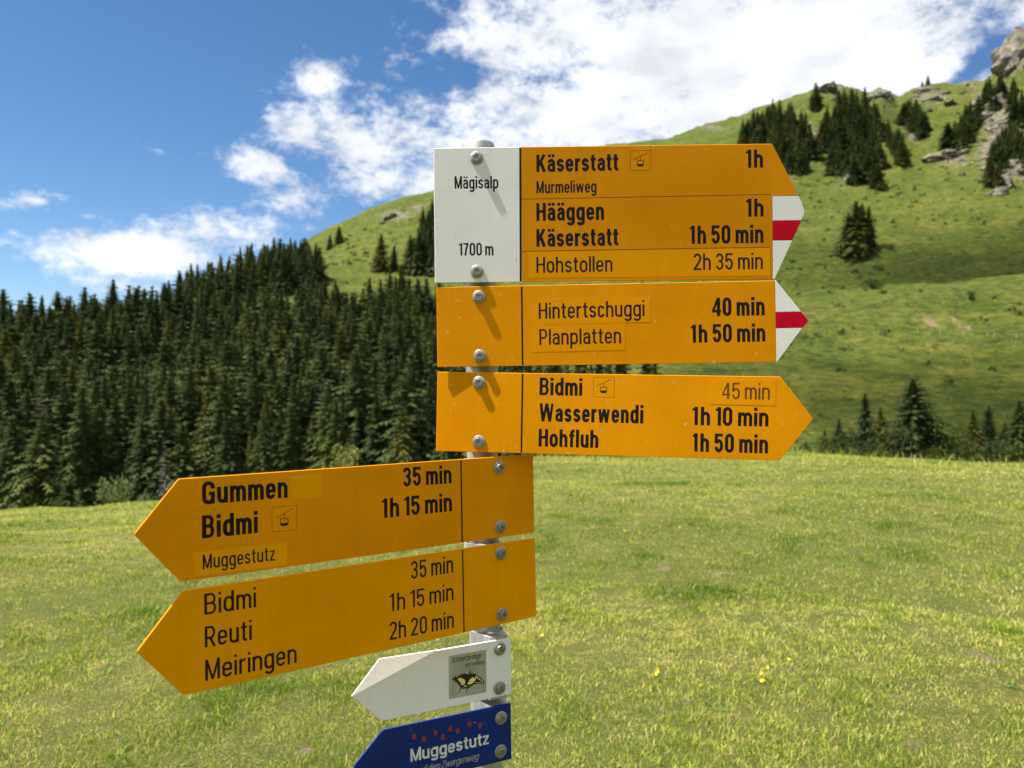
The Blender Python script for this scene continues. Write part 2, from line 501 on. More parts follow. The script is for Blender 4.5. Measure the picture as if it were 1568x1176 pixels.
# ------------------------------------------------------------------ sign materials
def paint(name, col, rough=0.42, seed=0.0, chips=0.0, var=0.10, chipcol=(0.75, 0.62, 0.40)):
    k = Mat(name)
    co = k.coord('Object', loc=(seed, seed * 0.7, seed * 1.3))
    n1 = k.noise(co, 9, 5, 0.6)
    n2 = k.noise(co, 260, 4, 0.6)
    n3 = k.noise(k.coord('Object', scale=(9, 1, 0.5), loc=(seed, 0, 0)), 9, 4, 0.6)
    lo, hi = tuple(c * (1 - var) for c in col), tuple(min(c * (1 + var * 0.7), 0.92) for c in col)
    c = k.ramp(n1, [(0.3, lo), (0.7, hi)])
    c = k.mix(k.rng(n3, 0.45, 0.75, 0.0, 0.16), c, tuple(x * 0.72 for x in col))
    if chips:
        n4 = k.noise(co, 130, 2, 0.5)
        n5 = k.noise(co, 14, 2, 0.5)
        sp = k.math('MULTIPLY', k.rng(n4, 0.715, 0.735, 0, 1), k.rng(n5, 0.46, 0.56, 0, 1))
        c = k.mix(k.math('MULTIPLY', sp, chips), c, chipcol)
        n6 = k.noise(k.coord('Object', loc=(seed + 3, 1, 2)), 170, 2, 0.5)
        c = k.mix(k.math('MULTIPLY', k.rng(n6, 0.735, 0.755, 0, 1), 0.6), c, (0.06, 0.045, 0.02))
    k.set(Base_Color=c, Roughness=k.rng(n1, 0.3, 0.7, rough - 0.06, rough + 0.10))
    k.b.inputs['Specular IOR Level'].default_value = 0.07
    return k.bump(k.math('ADD', n2, k.math('MULTIPLY', n1, 0.6)), 0.05, 0.0006).m
YEL = (0.700, 0.268, 0.0020)
M_YEL = {1: paint('yellow_paint_upper', (0.660, 0.246, 0.0006), 0.40, 1.0, 0.5), 2: paint('yellow_paint_second', (0.740, 0.275, 0.0006), 0.40, 2.3, 0.5),
         3: paint('yellow_paint_third', (0.730, 0.276, 0.0006), 0.40, 3.7, 0.5), 4: paint('yellow_paint_old_shade_lift', (0.830, 0.300, 0.0006), 0.45, 5.1, 0.3), 5: paint('yellow_paint_new_shade_lift', (0.880, 0.335, 0.0006), 0.42, 6.6, 0.2)}  # fourth and fifth colours lightened to make up for shade on those signs
M_FOIL = paint('yellow_sticker_foil', (0.760, 0.310, 0.001), 0.33, 8.0, 0.5, 0.05)
M_FOIL3 = paint('yellow_overlay_foil', (0.770, 0.292, 0.001), 0.28, 4.4, 0.5, 0.04)
M_FOIL2 = paint('yellow_patch_foil', (0.900, 0.370, 0.001), 0.36, 8.8, 0.2, 0.05)
M_WHITE = paint('white_paint', (0.82, 0.81, 0.80), 0.40, 9.0, 0.5, 0.05, (0.3, 0.3, 0.28))
M_WHITE2 = paint('white_paint_stained', (0.88, 0.87, 0.87), 0.5, 11.0, 0.0, 0.06)
M_RED = paint('red_paint', (0.56, 0.003, 0.022), 0.40, 12.0, 0.7, 0.08, (0.8, 0.55, 0.55))
M_BLUE = paint('blue_paint', (0.014, 0.034, 0.190), 0.40, 13.0, 0.6, 0.16, (0.35, 0.42, 0.6))
def ink(name, col, rough=0.5):
    k = Mat(name)
    n = k.noise(k.coord('Object'), 60, 4, 0.6)
    k.set(Base_Color=k.ramp(n, [(0.3, tuple(c * 0.75 for c in col)), (0.7, tuple(c * 1.25 for c in col))]), Roughness=rough)
    k.b.inputs['Specular IOR Level'].default_value = 0.12
    return k.m
M_INK = ink('black_print', (0.013, 0.010, 0.008), 0.38)
M_INKB = ink('dark_brown_print', (0.020, 0.013, 0.008), 0.42)
M_FADED = ink('faded_brown_print', (0.105, 0.045, 0.008), 0.5)
M_WINK = ink('white_print', (0.70, 0.70, 0.66))
M_GINK = ink('grey_print', (0.42, 0.43, 0.42))
M_DOT = ink('rust_red_print', (0.26, 0.050, 0.028), 0.6)
def metal(name, col, rough, scale=40, stretch=(1, 1, 0.25)):
    k = Mat(name)
    co = k.coord('Object', scale=stretch)
    n = k.noise(co, scale, 6, 0.65)
    n2 = k.noise(k.coord('Object'), scale * 6, 3, 0.6)
    k.set(Base_Color=k.ramp(n, [(0.3, tuple(c * 0.72 for c in col)), (0.7, tuple(min(c * 1.15, 0.95) for c in col))]), Metallic=0.7, Roughness=k.rng(n, 0.3, 0.7, rough - 0.1, rough + 0.12))
    return k.bump(n2, 0.12, 0.0006).m
M_ZINC = metal('galvanised_steel', (0.50, 0.50, 0.50), 0.55, 55)
M_BOLT = metal('stainless_bolt', (0.34, 0.33, 0.31), 0.30, 300, (1, 1, 1))
M_WASH = metal('dull_washer', (0.40, 0.39, 0.37), 0.42, 300, (1, 1, 1))

# ------------------------------------------------------------------ condensed lettering drawn as strokes
def arc(cx, cy, rx, ry, a0, a1, n=9):
    t = np.radians(np.linspace(a0, a1, n))
    return [(cx + rx * c, cy + ry * s) for c, s in zip(np.cos(t), np.sin(t))]
XH, DESC = 0.735, -0.265
def glyph(ch, w, xs):
    """strokes of one letter with cap height 1: returns (width, [(points, closed, stroke width)])"""
    h = w / 2
    S = []
    def st(p, closed=False, ww=None): S.append((p, closed, ww or w))
    def W_(v): return v * xs
    def loop(x0, y0, x1, y1, ry):
        cx, rx = (x0 + x1) / 2, (x1 - x0) / 2
        return arc(cx, y1 - ry, rx, ry, 180, 0, 13) + arc(cx, y0 + ry, rx, ry, 0, -180, 13)
    rb = 0.17
    if ch == ' ': return W_(0.14), S
    if ch in 'äÄ':
        W, S = glyph('a', w, xs)
        for x in (0.26 * W, 0.74 * W): S.append(([(x, XH + 0.10), (x, XH + 0.10 + w * 0.92)], False, w * 0.92))
        return W, S
    if ch == 'a':
        W = W_(0.45)
        x0, x1 = h, W - h
        cx, rx = (x0 + x1) / 2, (x1 - x0) / 2
        st([(x1, 0)] + arc(cx, XH - h * .9 - rb, rx, rb, 0, 168, 13))
        st([(x1, 0.60 * XH - h * .3)] + arc(cx, 0.60 * XH - h * .3 - 0.13, rx, 0.13, 90, 180, 6) + arc(cx, h * .9 + 0.12, rx, 0.12, 180, 290, 7) + [(x1, h * 0.9 + 0.10)], ww=w * .9)
    elif ch in 'bdpqg':
        W = W_(0.48)
        x0, x1 = h, W - h
        st(loop(x0, h * .85, x1, XH - h * .85, rb + 0.02), True)
        if ch == 'b': st([(x0, 0), (x0, 1)])
        if ch == 'd': st([(x1, 0), (x1, 1)])
        if ch == 'p': st([(x0, DESC), (x0, XH)])
        if ch == 'q': st([(x1, DESC), (x1, XH)])
        if ch == 'g': st([(x1, XH)] + arc((x0 + x1) / 2, DESC + h * .7 + 0.14, (x1 - x0) / 2, 0.14, 0, -165, 11))
    elif ch == 'c':
        W = W_(0.42)
        x0, x1 = h, W - h
        cx, rx = (x0 + x1) / 2, (x1 - x0) / 2
        st(arc(cx, XH - h * .9 - rb, rx, rb, 5, 180, 11) + arc(cx, h * .9 + rb, rx, rb, 180, 355, 11))
    elif ch == 'e':
        W = W_(0.455)
        x0, x1 = h, W - h
        cx, rx = (x0 + x1) / 2, (x1 - x0) / 2
        st([(x0, XH * .5), (x1, XH * .5)] + arc(cx, XH - h * .9 - rb, rx, rb, 0, 180, 13) + arc(cx, h * .9 + rb, rx, rb, 180, 345, 12), ww=w * .96)
    elif ch == 'f':
        W = W_(0.30)
        sx = W * .48
        st([(sx, 0)] + arc(sx + 0.11, 1 - h * .9 - 0.12, 0.11, 0.12, 180, 92, 6) + [(W * 1.02, 1 - h * .9)])
        st([(0, XH - h * .8), (W, XH - h * .8)], ww=w * .85)
    elif ch in 'hn':
        W = W_(0.46)
        x0, x1 = h, W - h
        st([(x0, 0), (x0, 1 if ch == 'h' else XH)])
        st([(x0, XH - h * .9 - rb - .04)] + arc((x0 + x1) / 2, XH - h * .9 - rb, (x1 - x0) / 2, rb, 180, 0, 13) + [(x1, 0)])
    elif ch == 'm':
        W = W_(0.70)
        x0, x1, xm = h, W - h, W / 2
        st([(x0, 0), (x0, XH)])
        for a, b in ((x0, xm), (xm, x1)):
            st([(a, XH - h * .9 - rb - .04)] + arc((a + b) / 2, XH - h * .9 - rb, (b - a) / 2, rb, 180, 0, 13) + [(b, 0)])
    elif ch == 'u':
        W = W_(0.46)
        x0, x1 = h, W - h
        st([(x1, 0), (x1, XH)])
        st([(x1, h * .9 + rb + .04)] + arc((x0 + x1) / 2, h * .9 + rb, (x1 - x0) / 2, rb, 0, -180, 13) + [(x0, XH)])
    elif ch == 'i':
        W = w
        st([(h, 0), (h, XH)])
        st([(h, 1 - w * .98), (h, 1)])
    elif ch == 'l':
        W = w
        st([(h, 0), (h, 1)])
    elif ch == 'o':
        W = W_(0.475)
        st(loop(h, h * .85, W - h, XH - h * .85, rb + .02), True)
    elif ch == 'r':
        W = W_(0.305)
        st([(h, 0), (h, XH)])
        st([(h, XH - h - rb - .05)] + arc(h + W * .62, XH - h * .95 - rb, W * .62, rb, 180, 92, 8) + [(W, XH - h * .95)])
    elif ch in 'sS':
        H = XH if ch == 's' else 1.0
        W = W_(0.43 if ch == 's' else 0.50)
        x0, x1 = h, W - h
        cx, rx = (x0 + x1) / 2, (x1 - x0) / 2
        ry = H * 0.5 * .46
        y1, y0 = H - h * .9 - ry, h * .9 + ry
        p0, p3 = np.array((x0, y1)), np.array((x1, y0))
        p1, p2 = np.array((x0, H * .45)), np.array((x1, H * .55))
        mid = [tuple((1 - t) ** 3 * p0 + 3 * t * (1 - t) ** 2 * p1 + 3 * t * t * (1 - t) * p2 + t ** 3 * p3) for t in np.linspace(0.1, 0.9, 8)]
        st(arc(cx, y1, rx, ry, 12, 180, 11) + mid + arc(cx, y0, rx, ry, 0, -168, 11))
    elif ch == 't':
        W = W_(0.30)
        sx = W * .46
        st([(sx, XH + 0.20), (sx, h * .9 + .10)] + arc(sx + .10, h * .9 + .10, .10, .10, 180, 262, 6) + [(W * 1.0, h * .9)])
        st([(0, XH - h * .8), (W, XH - h * .8)], ww=w * .85)
    elif ch in 'wW':
        H = XH if ch == 'w' else 1
        W = W_(0.70 if ch == 'w' else 0.86)
        a = h * .95
        st([(a, H), (W * .27, 0)], ww=w * .95); st([(W * .27, 0), (W * .5, H)], ww=w * .8)
        st([(W * .5, H), (W * .73, 0)], ww=w * .95); st([(W * .73, 0), (W - a, H)], ww=w * .8)
    elif ch == 'z' or ch == 'Z':
        H = XH if ch == 'z' else 1
        W = W_(0.40 if ch == 'z' else 0.5)
        st([(0, H - h * .85), (W, H - h * .85)], ww=w * .85); st([(W - h, H - h), (h, h)]); st([(0, h * .85), (W, h * .85)], ww=w * .85)
    elif ch == 'B':
        W = W_(0.53)
        x0, x1 = h, W - h
        st([(x0, 0), (x0, 1)])
        for y0, y1, xr in ((h * .85, 0.52, x1), (0.52, 1 - h * .85, x1 - .02)):
            ry = (y1 - y0) / 2
            st([(x0, y1), (xr - .15, y1)] + arc(xr - .15, (y0 + y1) / 2, .15, ry, 80, -80, 11) + [(xr - .15, y0), (x0, y0)], ww=w * .86)
    elif ch in 'PR':
        W = W_(0.50)
        x0, x1 = h, W - h
        st([(x0, 0), (x0, 1)])
        y0, y1 = 0.44, 1 - h * .85
        st([(x0, y1), (x1 - .16, y1)] + arc(x1 - .16, (y0 + y1) / 2, .16, (y1 - y0) / 2, 80, -80, 11) + [(x1 - .16, y0), (x0, y0)], ww=w * .88)
        if ch == 'R': st([(W * .5, 0.45), (W - h * .7, 0)])
    elif ch == 'G':
        W = W_(0.54)
        x0, x1 = h, W - h
        cx, rx = (x0 + x1) / 2, (x1 - x0) / 2
        st(arc(cx, 1 - h * .85 - .2, rx, .2, -15, 180, 12) + arc(cx, h * .85 + .2, rx, .2, 180, 360, 12) + [(x1, .5)])
        st([(W * .52, .47), (W, .47)], ww=w * .85)
        st([(x1, 0), (x1, .4)], ww=w * .9)
    elif ch == 'H':
        W = W_(0.54)
        st([(h, 0), (h, 1)]); st([(W - h, 0), (W - h, 1)]); st([(h, .53), (W - h, .53)], ww=w * .88)
    elif ch == 'K':
        W = W_(0.55)
        st([(h, 0), (h, 1)]); st([(w * .7, .36), (W - h * 1.05, 1)], ww=w * .95); st([(W * .42, .62), (W - h * .95, 0)], ww=w * 1.02)
    elif ch == 'M':
        W = W_(0.66)
        st([(h, 0), (h, 1)]); st([(W - h, 0), (W - h, 1)])
        st([(h * 1.1, 1), (W / 2, .03)], ww=w * .85); st([(W - h * 1.1, 1), (W / 2, .03)], ww=w * .85)
    elif ch == '0':
        W = W_(0.475)
        st(loop(h, h * .85, W - h, 1 - h * .85, .2), True)
    elif ch == '1':
        W = W_(0.27)
        st([(W - h, 0), (W - h, 1)]); st([(0, .84), (W * .35, .86), (W - h * 1.2, 1 - h * .3)], ww=w * .7)
    elif ch == '2':
        W = W_(0.47)
        x0, x1 = h, W - h
        cx, rx = (x0 + x1) / 2, (x1 - x0) / 2
        st(arc(cx, 1 - h * .85 - .19, rx, .19, 172, -12, 12) + [(x1 - .05, .54), (x0 + h * .2, h * 1.2)]); st([(0, h * .85), (W, h * .85)], ww=w * .86)
    elif ch == '3':
        W = W_(0.46)
        x0, x1 = h, W - h
        cx, rx = (x0 + x1) / 2, (x1 - x0) / 2
        ya = (1 - h * .85 + .53) / 2
        st(arc(cx, ya, rx, 1 - h * .85 - ya, 170, -85, 13) + [(W * .38, .53)], ww=w * .93)
        yb = (h * .85 + .53) / 2
        st([(W * .38, .53)] + arc(cx, yb, rx, yb - h * .85, 85, -170, 13), ww=w * .93)
    elif ch == '4':
        W = W_(0.49)
        st([(W * .72, 0), (W * .72, 1)]); st([(W * .72 - h * .3, 1 - h * .4), (h * .6, .27)], ww=w * .75); st([(0, .27), (W, .27)], ww=w * .82)
    elif ch == '5':
        W = W_(0.47)
        x0, x1 = h, W - h
        cx, rx = (x0 + x1) / 2, (x1 - x0) / 2
        st([(W - .02, 1 - h * .85), (x0 + .02, 1 - h * .85), (x0, .50)], ww=w * .9)
        yb = (h * .85 + .66 - h * .4) / 2
        st(arc(cx, yb, rx, yb - h * .85, 155, -168, 16), ww=w * .95)
    elif ch == '7':
        W = W_(0.45)
        st([(0, 1 - h * .85), (W, 1 - h * .85)], ww=w * .88); st([(W - h, 1 - h * .9), (W * .55, .5), (W * .38, 0)])
    else:
        raise ValueError(ch)
    return W, S
def ribbon(pts, closed, w):
    p = np.array(pts, float)
    keep = [0] + [i for i in range(1, len(p)) if np.hypot(*(p[i] - p[i - 1])) > 1e-4]
    p = p[keep]
    if closed and np.hypot(*(p[0] - p[-1])) < 1e-3: p = p[:-1]
    n = len(p)
    prev, nxt = (np.roll(p, 1, 0), np.roll(p, -1, 0)) if closed else (np.vstack([p[:1], p[:-1]]), np.vstack([p[1:], p[-1:]]))
    def nrm(d):
        l = np.hypot(d[:, 0], d[:, 1])[:, None]
        return d / np.maximum(l, 1e-9), l[:, 0]
    d0, l0 = nrm(p - prev)
    d1, l1 = nrm(nxt - p)
    d0[l0 < 1e-9] = d1[l0 < 1e-9]
    d1[l1 < 1e-9] = d0[l1 < 1e-9]
    n0, n1 = np.stack([-d0[:, 1], d0[:, 0]], 1), np.stack([-d1[:, 1], d1[:, 0]], 1)
    mt = n0 + n1
    mt /= np.maximum(np.hypot(mt[:, 0], mt[:, 1])[:, None], 1e-6)
    k = 1 / np.maximum((mt * n0).sum(1), 0.62)
    off = mt * (k * w / 2)[:, None]
    v = np.vstack([p + off, p - off])
    f = [(i, i + n, (i + 1) % n + n, (i + 1) % n) for i in range(n if closed else n - 1)]
    return v, f
STYLE = {'B': (0.175, M_INK, 0), 'M': (0.140, M_INK, 0), 'L': (0.126, M_INKB, 0), 'F': (0.112, M_FADED, 0), 'W': (0.175, M_WINK, 0), 'S': (0.095, M_GINK, 0.28), 'C': (0.115, M_INK, 0.35)}
def flat_print(name, polys, mat, parent, y0=-0.03):
    """flat print on a board: polys = [(2D verts in mm, faces)], each laid a hair above the one before"""
    V, F, b = [], [], 0
    for i, (v, f) in enumerate(polys):
        v = np.asarray(v, float)
        yy = y0 - 0.002 * (i % 12)
        V += [(x / 1000, yy / 1000, z / 1000) for x, z in v]
        F += [tuple(q + b for q in t) for t in f]
        b += len(v)
    return obj(name, mesh_np(name, V, F, [mat]), parent)
def lettering(text, style, a, b, cap, parent, y0=-0.03):
    w, mat, shear = STYLE[style]
    gap = 0.085 if style in 'BMW' else 0.10
    if style in 'SC': gap = 0.06
    def lay(xs):
        x, out = 0.0, []
        for i, ch in enumerate(text):
            W, S = glyph(ch, w, xs)
            out.append((x, S))
            x += W + (0 if i == len(text) - 1 else gap * (0.6 if ch == ' ' else 1.7 if ch == '1' and text[i + 1:i + 2] == 'h' else 1) * (0.5 + 0.5 * xs))
        return x, out
    target = math.hypot(b[0] - a[0], b[1] - a[1]) / cap
    lo, hi = 0.4, 2.5
    for _ in range(40):
        md = (lo + hi) / 2
        if lay(md)[0] < target: lo = md
        else: hi = md
    _, out = lay(lo)
    ux, uz = (b[0] - a[0]) / (target * cap), (b[1] - a[1]) / (target * cap)
    polys = []
    for x, S in out:
        for pts, closed, ww in S:
            v, f = ribbon(pts, closed, ww)
            v = np.array(v)
            X = (v[:, 0] + x + shear * v[:, 1]) * cap
            Z = v[:, 1] * cap
            polys.append((np.stack([a[0] + X * ux - Z * uz * 0, a[1] + X * uz + Z], 1), f))
    return flat_print('lettering', polys, mat, parent, y0)

# ------------------------------------------------------------------ sign parts
def prism(name, poly, mat, parent, y0=0.0, y1=2.5):
    """a sheet cut to an outline: poly (x, z) in mm, from y0 to y1 mm behind the front plane"""
    n = len(poly)
    ar = sum(poly[i][0] * poly[(i + 1) % n][1] - poly[(i + 1) % n][0] * poly[i][1] for i in range(n))
    if ar < 0: poly = poly[::-1]
    rim = poly
    if y1 - y0 > 1.0:                        # the cut edge of the sheet is rounded over
        c, inner = 0.55, []
        for i in range(n):
            a, b, d = np.array(poly[i - 1], float), np.array(poly[i], float), np.array(poly[(i + 1) % n], float)
            e0, e1 = (b - a) / np.linalg.norm(b - a), (d - b) / np.linalg.norm(d - b)
            n0, n1 = np.array((-e0[1], e0[0])), np.array((-e1[1], e1[0]))
            m_ = n0 + n1
            m_ /= max(np.linalg.norm(m_), 1e-6)
            inner.append(tuple(b + m_ * c / max(float(m_ @ n0), 0.45)))
        V = [(x / 1000, y0 / 1000, z / 1000) for x, z in inner] + [(x / 1000, (y0 + c) / 1000, z / 1000) for x, z in rim] + [(x / 1000, y1 / 1000, z / 1000) for x, z in rim]
        F = [list(range(n)), list(range(3 * n - 1, 2 * n - 1, -1))]
        for k0 in (0, n): F += [[k0 + i, k0 + i + n, k0 + (i + 1) % n + n, k0 + (i + 1) % n] for i in range(n)]
        return obj(name, mesh_np(name, V, F, [mat]), parent)
    V = [(x / 1000, y0 / 1000, z / 1000) for x, z in poly] + [(x / 1000, y1 / 1000, z / 1000) for x, z in poly]
    F = [list(range(n)), list(range(2 * n - 1, n - 1, -1))] + [[i, i + n, (i + 1) % n + n, (i + 1) % n] for i in range(n)]
    return obj(name, mesh_np(name, V, F, [mat]), parent)
def rounded(poly, r, seg=4):
    out, n = [], len(poly)
    for i in range(n):
        p, a, b = np.array(poly[i], float), np.array(poly[i - 1], float), np.array(poly[(i + 1) % n], float)
        rr = r[i] if isinstance(r, (list, tuple)) else r
        if rr <= 0: out.append(tuple(p)); continue
        da, db = (a - p) / np.linalg.norm(a - p), (b - p) / np.linalg.norm(b - p)
        for t in np.linspace(0, 1, seg + 1):
            q = (1 - t) ** 2 * (p + da * rr) + 2 * t * (1 - t) * p + t * t * (p + db * rr)
            out.append(tuple(q))
    return out
def lathe_mesh(name, prof, seg, mat, axis='y', smooth=True):
    """prof: (radius, height) list in metres; height along -y (out of a board) or +z"""
    V, F = [], []
    n = len(prof)
    for k in range(seg):
        t = 2 * math.pi * k / seg
        for r, h in prof:
            V.append((r * math.cos(t), -h, r * math.sin(t)) if axis == 'y' else (r * math.cos(t), r * math.sin(t), h))
    for k in range(seg):
        k2 = (k + 1) % seg
        for i in range(n - 1):
            q = [k * n + i, k * n + i + 1, k2 * n + i + 1, k2 * n + i]
            F.append(q if axis != 'y' else q[::-1])
    me = mesh_np(name, V, F, [mat], smooth)
    if hasattr(me, 'set_sharp_from_angle'): me.set_sharp_from_angle(angle=R_(32))
    return me
def hex_head():
    prof = [(0.0062, 0.0016), (0.0062, 0.0048), (0.0056, 0.0056), (0.0034, 0.0056), (0.0030, 0.0036), (0.0, 0.0034)]
    V, F = [], []
    seg, n = 24, len(prof)
    for k in range(seg):
        t = 2 * math.pi * k / seg
        for i, (r, h) in enumerate(prof):
            rr = r
            if i >= 3 and r > 0: rr = r * (1 + 0.22 * math.cos(6 * t))     # star socket
            elif r > 0: rr = r * (1 + 0.035 * math.cos(6 * t))
            V.append((rr * math.cos(t), -h, rr * math.sin(t)))
    for k in range(seg):
        k2 = (k + 1) % seg
        for i in range(n - 1): F.append([k2 * n + i, k2 * n + i + 1, k * n + i + 1, k * n + i])
    me = mesh_np('bolt', V, F, [M_BOLT], True)
    me.set_sharp_from_angle(angle=R_(30))
    return me
ME_BOLT = hex_head()
ME_WASHER = lathe_mesh('washer', [(0.0, 0.0017), (0.0062, 0.0017), (0.0090, 0.0014), (0.0098, 0.0008), (0.0098, 0.0), (0.0, 0.0)], 32, M_WASH)
def bolt(sign, p, i):
    b = obj('bolt', ME_BOLT, sign)
    b.location = (p[0] / 1000, -0.0003, p[1] / 1000)
    b.rotation_euler = (0, 0.3 + 1.7 * i, 0)
    wsh = obj('washer', ME_WASHER, b)
def clamp(sign, p, dist, tall=0.020, yaw=0.0):
    """saddle between board and post, and the band round the post"""
    x, z = p[0] / 1000, p[1] / 1000
    h = tall / 2
    prof = [(-0.014, 0.0028), (0.014, 0.0028), (0.016, 0.012), (0.0225, dist - 0.012), (0.0180, dist - 0.0165), (-0.0180, dist - 0.0165), (-0.0225, dist - 0.012), (-0.016, 0.012)]
    V = [(x + a, b, z - h) for a, b in prof] + [(x + a, b, z + h) for a, b in prof]
    n = len(prof)
    F = [list(range(n))[::-1], list(range(n, 2 * n))] + [[i, (i + 1) % n, (i + 1) % n + n, i + n] for i in range(n)]
    c = obj('clamp', mesh_np('clamp', V, F, [M_ZINC]), sign)
    ri, ro, seg = 0.0243, 0.0262, 40
    V, F = [], []
    for k in range(seg):
        t = 2 * math.pi * k / seg
        for r, hh in ((ri, -h), (ro, -h), (ro, h), (ri, h)): V.append((x + r * math.cos(t), dist + r * math.sin(t), z + hh))
    for k in range(seg):
        k2 = (k + 1) % seg
        for i in range(4): F.append([k * 4 + i, k2 * 4 + i, k2 * 4 + (i + 1) % 4, k * 4 + (i + 1) % 4])
    me = mesh_np('band', V, F, [M_ZINC], True)
    me.set_sharp_from_angle(angle=R_(40))
    obj('band', me, c)
def strip(a, b, w):
    """2D strip polygon between two points"""
    d = np.array(b, float) - np.array(a, float)
    d /= np.linalg.norm(d)
    n = np.array((-d[1], d[0])) * w / 2
    a, b = np.array(a, float), np.array(b, float)
    return (np.array([a - n, b - n, b + n, a + n]), [(0, 1, 2, 3)])
def rule(sign, a, b, w, mat=None):
    return flat_print('divider_line', [strip(a, b, w)], mat or M_INK, sign, -0.03)
def cable_car(sign, q):
    """pictogram of a gondola in a thin square: q = four corners"""
    q = [np.array(p, float) for p in q]
    def P(s, t): return (q[3] * (1 - s) + q[2] * s) * (1 - t) + (q[0] * (1 - s) + q[1] * s) * t
    fr = [P(0, 0), P(1, 0), P(1, 1), P(0, 1)]
    polys = [strip(fr[i], fr[(i + 1) % 4], 0.42) for i in range(4)]
    polys += [strip(P(.14, .54), P(.86, .90), 0.6), strip(P(.49, .72), P(.49, .50), 0.7)]
    c = [P(.34, .50), P(.64, .50), P(.645, .30), P(.60, .22), P(.38, .22), P(.335, .30)]
    polys += [strip(c[i], c[(i + 1) % 6], 0.9) for i in range(6)]
    polys.append((np.array([P(.335, .33), P(.645, .33), P(.60, .215), P(.38, .215)]), [(0, 1, 2, 3)]))
    return flat_print('cable_car_symbol', polys, M_INKB, sign)
def sticker(sign, q, mat, t=0.10):
    return prism('sticker', [tuple(p) for p in q], mat, sign, -t, -0.005)
def new_sign(pose, label, group='signs on the post', size=1.0):
    o = empty('direction_sign', (pose[3] * size, pose[4] * size, pose[5] * size + EYE), pose[:3], label=label, cat='sign', group=group)
    o.scale = (size,) * 3
    return o

# ------------------------------------------------------------------ post
POST_TOP, POST_R, POST_Y = 1.6 + 0.375, 0.0238, 1.149
def post_x(z): return -0.0534 + (1.979 - z) * 0.01535
post = empty('sign_post', (post_x(0), POST_Y, 0), label='round galvanised steel post that carries all the direction signs', cat='post')
tilt = math.atan(-0.01535)
Lp = POST_TOP
pm = lathe_mesh('pipe', [(POST_R, -0.4), (POST_R, 0.4), (POST_R, 0.9), (POST_R, 1.4), (POST_R, Lp - 0.012)], 48, M_ZINC, 'z')
pipe = obj('pipe', pm, post)
pipe.rotation_euler = (0, tilt, 0)
cp = obj('cap', lathe_mesh('cap', [(POST_R + 0.0003, Lp - 0.030), (POST_R + 0.0022, Lp - 0.029), (POST_R + 0.0022, Lp - 0.0045), (POST_R + 0.0012, Lp - 0.0018), (POST_R - 0.001, Lp), (0.016, Lp + 0.0016), (0.008, Lp + 0.0026), (0.0, Lp + 0.003)], 48, M_ZINC, 'z'), post)
cp.rotation_euler = (0, tilt, 0)
sm = lathe_mesh('screw', [(0.0, 0.006), (0.0028, 0.006), (0.0036, 0.004), (0.0036, 0.0), (0.0, 0.0)], 12, M_BOLT)
s_ = obj('screw', sm, post)
s_.location = (post_x(Lp) - post_x(0) + POST_R + 0.0015, -0.004, Lp - 0.0165)
s_.rotation_euler = (0, 0, R_(90))

# ------------------------------------------------------------------ the seven signs
# topmost: white name field, yellow field, white-red-white tip
s = new_sign((0.0093, -0.00892, -0.01338, -0.11489, 1.09975, 0.15092), 'tall topmost sign, white Mägisalp field beside yellow Käserstatt and Hohstollen arrow')
prism('name_field', [(0, 0), (130, 0), (130, 200), (0, 200)], M_WHITE, s)
prism('arrow_field', [(130, 0), (501.6, 0), (501.6, 122.6), (540.2, 122.6), (501.6, 200), (130, 200)], M_YEL[1], s)
prism('tip_stripe', [(501.6, 86.5), (544.0, 86.5), (547.6, 95), (548.6, 100), (547.0, 107), (540.2, 122.6), (501.6, 122.6)], M_WHITE, s)
prism('tip_stripe', [(501.6, 57), (530.6, 57), (544.0, 86.5), (501.6, 86.5)], M_RED, s)
prism('tip_stripe', [(501.6, 0), (504, 0), (530.6, 57), (501.6, 57)], M_WHITE, s)
rule(s, (128.9, 199.2), (127.9, 0.6), 3.0)
rule(s, (130.5, 122.7), (499, 125.2), 0.7)
rule(s, (130.5, 45.3), (497.5, 47.4), 0.7)
cable_car(s, [(292.1, 192.1), (322.5, 192.5), (322.3, 163.2), (291.9, 162.6)])
st = sticker(s, [(140.2, 43.2), (497.5, 45.6), (497.3, 5.2), (140.0, 5.6)], M_FOIL)
for t in (('Käserstatt', 'B', (152.7, 162.4), (274.2, 163.4), 26.0), ('Murmeliweg', 'M', (152.4, 131.1), (241.5, 131.4), 18.2), ('Hääggen', 'B', (152.0, 90.0), (252.4, 90.6), 26.6), ('Käserstatt', 'B', (151.7, 51.7), (273.3, 52.4), 26.4),
          ('Mägisalp', 'M', (30.8, 139.4), (96.0, 139.0), 18.6), ('1700 m', 'M', (36.5, 39.8), (87.7, 39.8), 18.7), ('1h', 'B', (462.8, 164.8), (487.8, 164.9), 26.8), ('1h', 'B', (462.4, 92.6), (488.2, 92.7), 26.7), ('1h 50 min', 'B', (379.1, 53.4), (487.9, 53.8), 26.9)):
    lettering(*t, s)
for t in (('Hohstollen', 'L', (151.4, 13.0), (264.3, 13.7), 23.4), ('2h 35 min', 'L', (384.3, 14.5), (486.6, 15.0), 24.2)): lettering(*t, st, -0.13)
for i, p in enumerate(((64.0, 184.5), (62.9, 15.8))): bolt(s, p, i); clamp(s, p, 0.051)
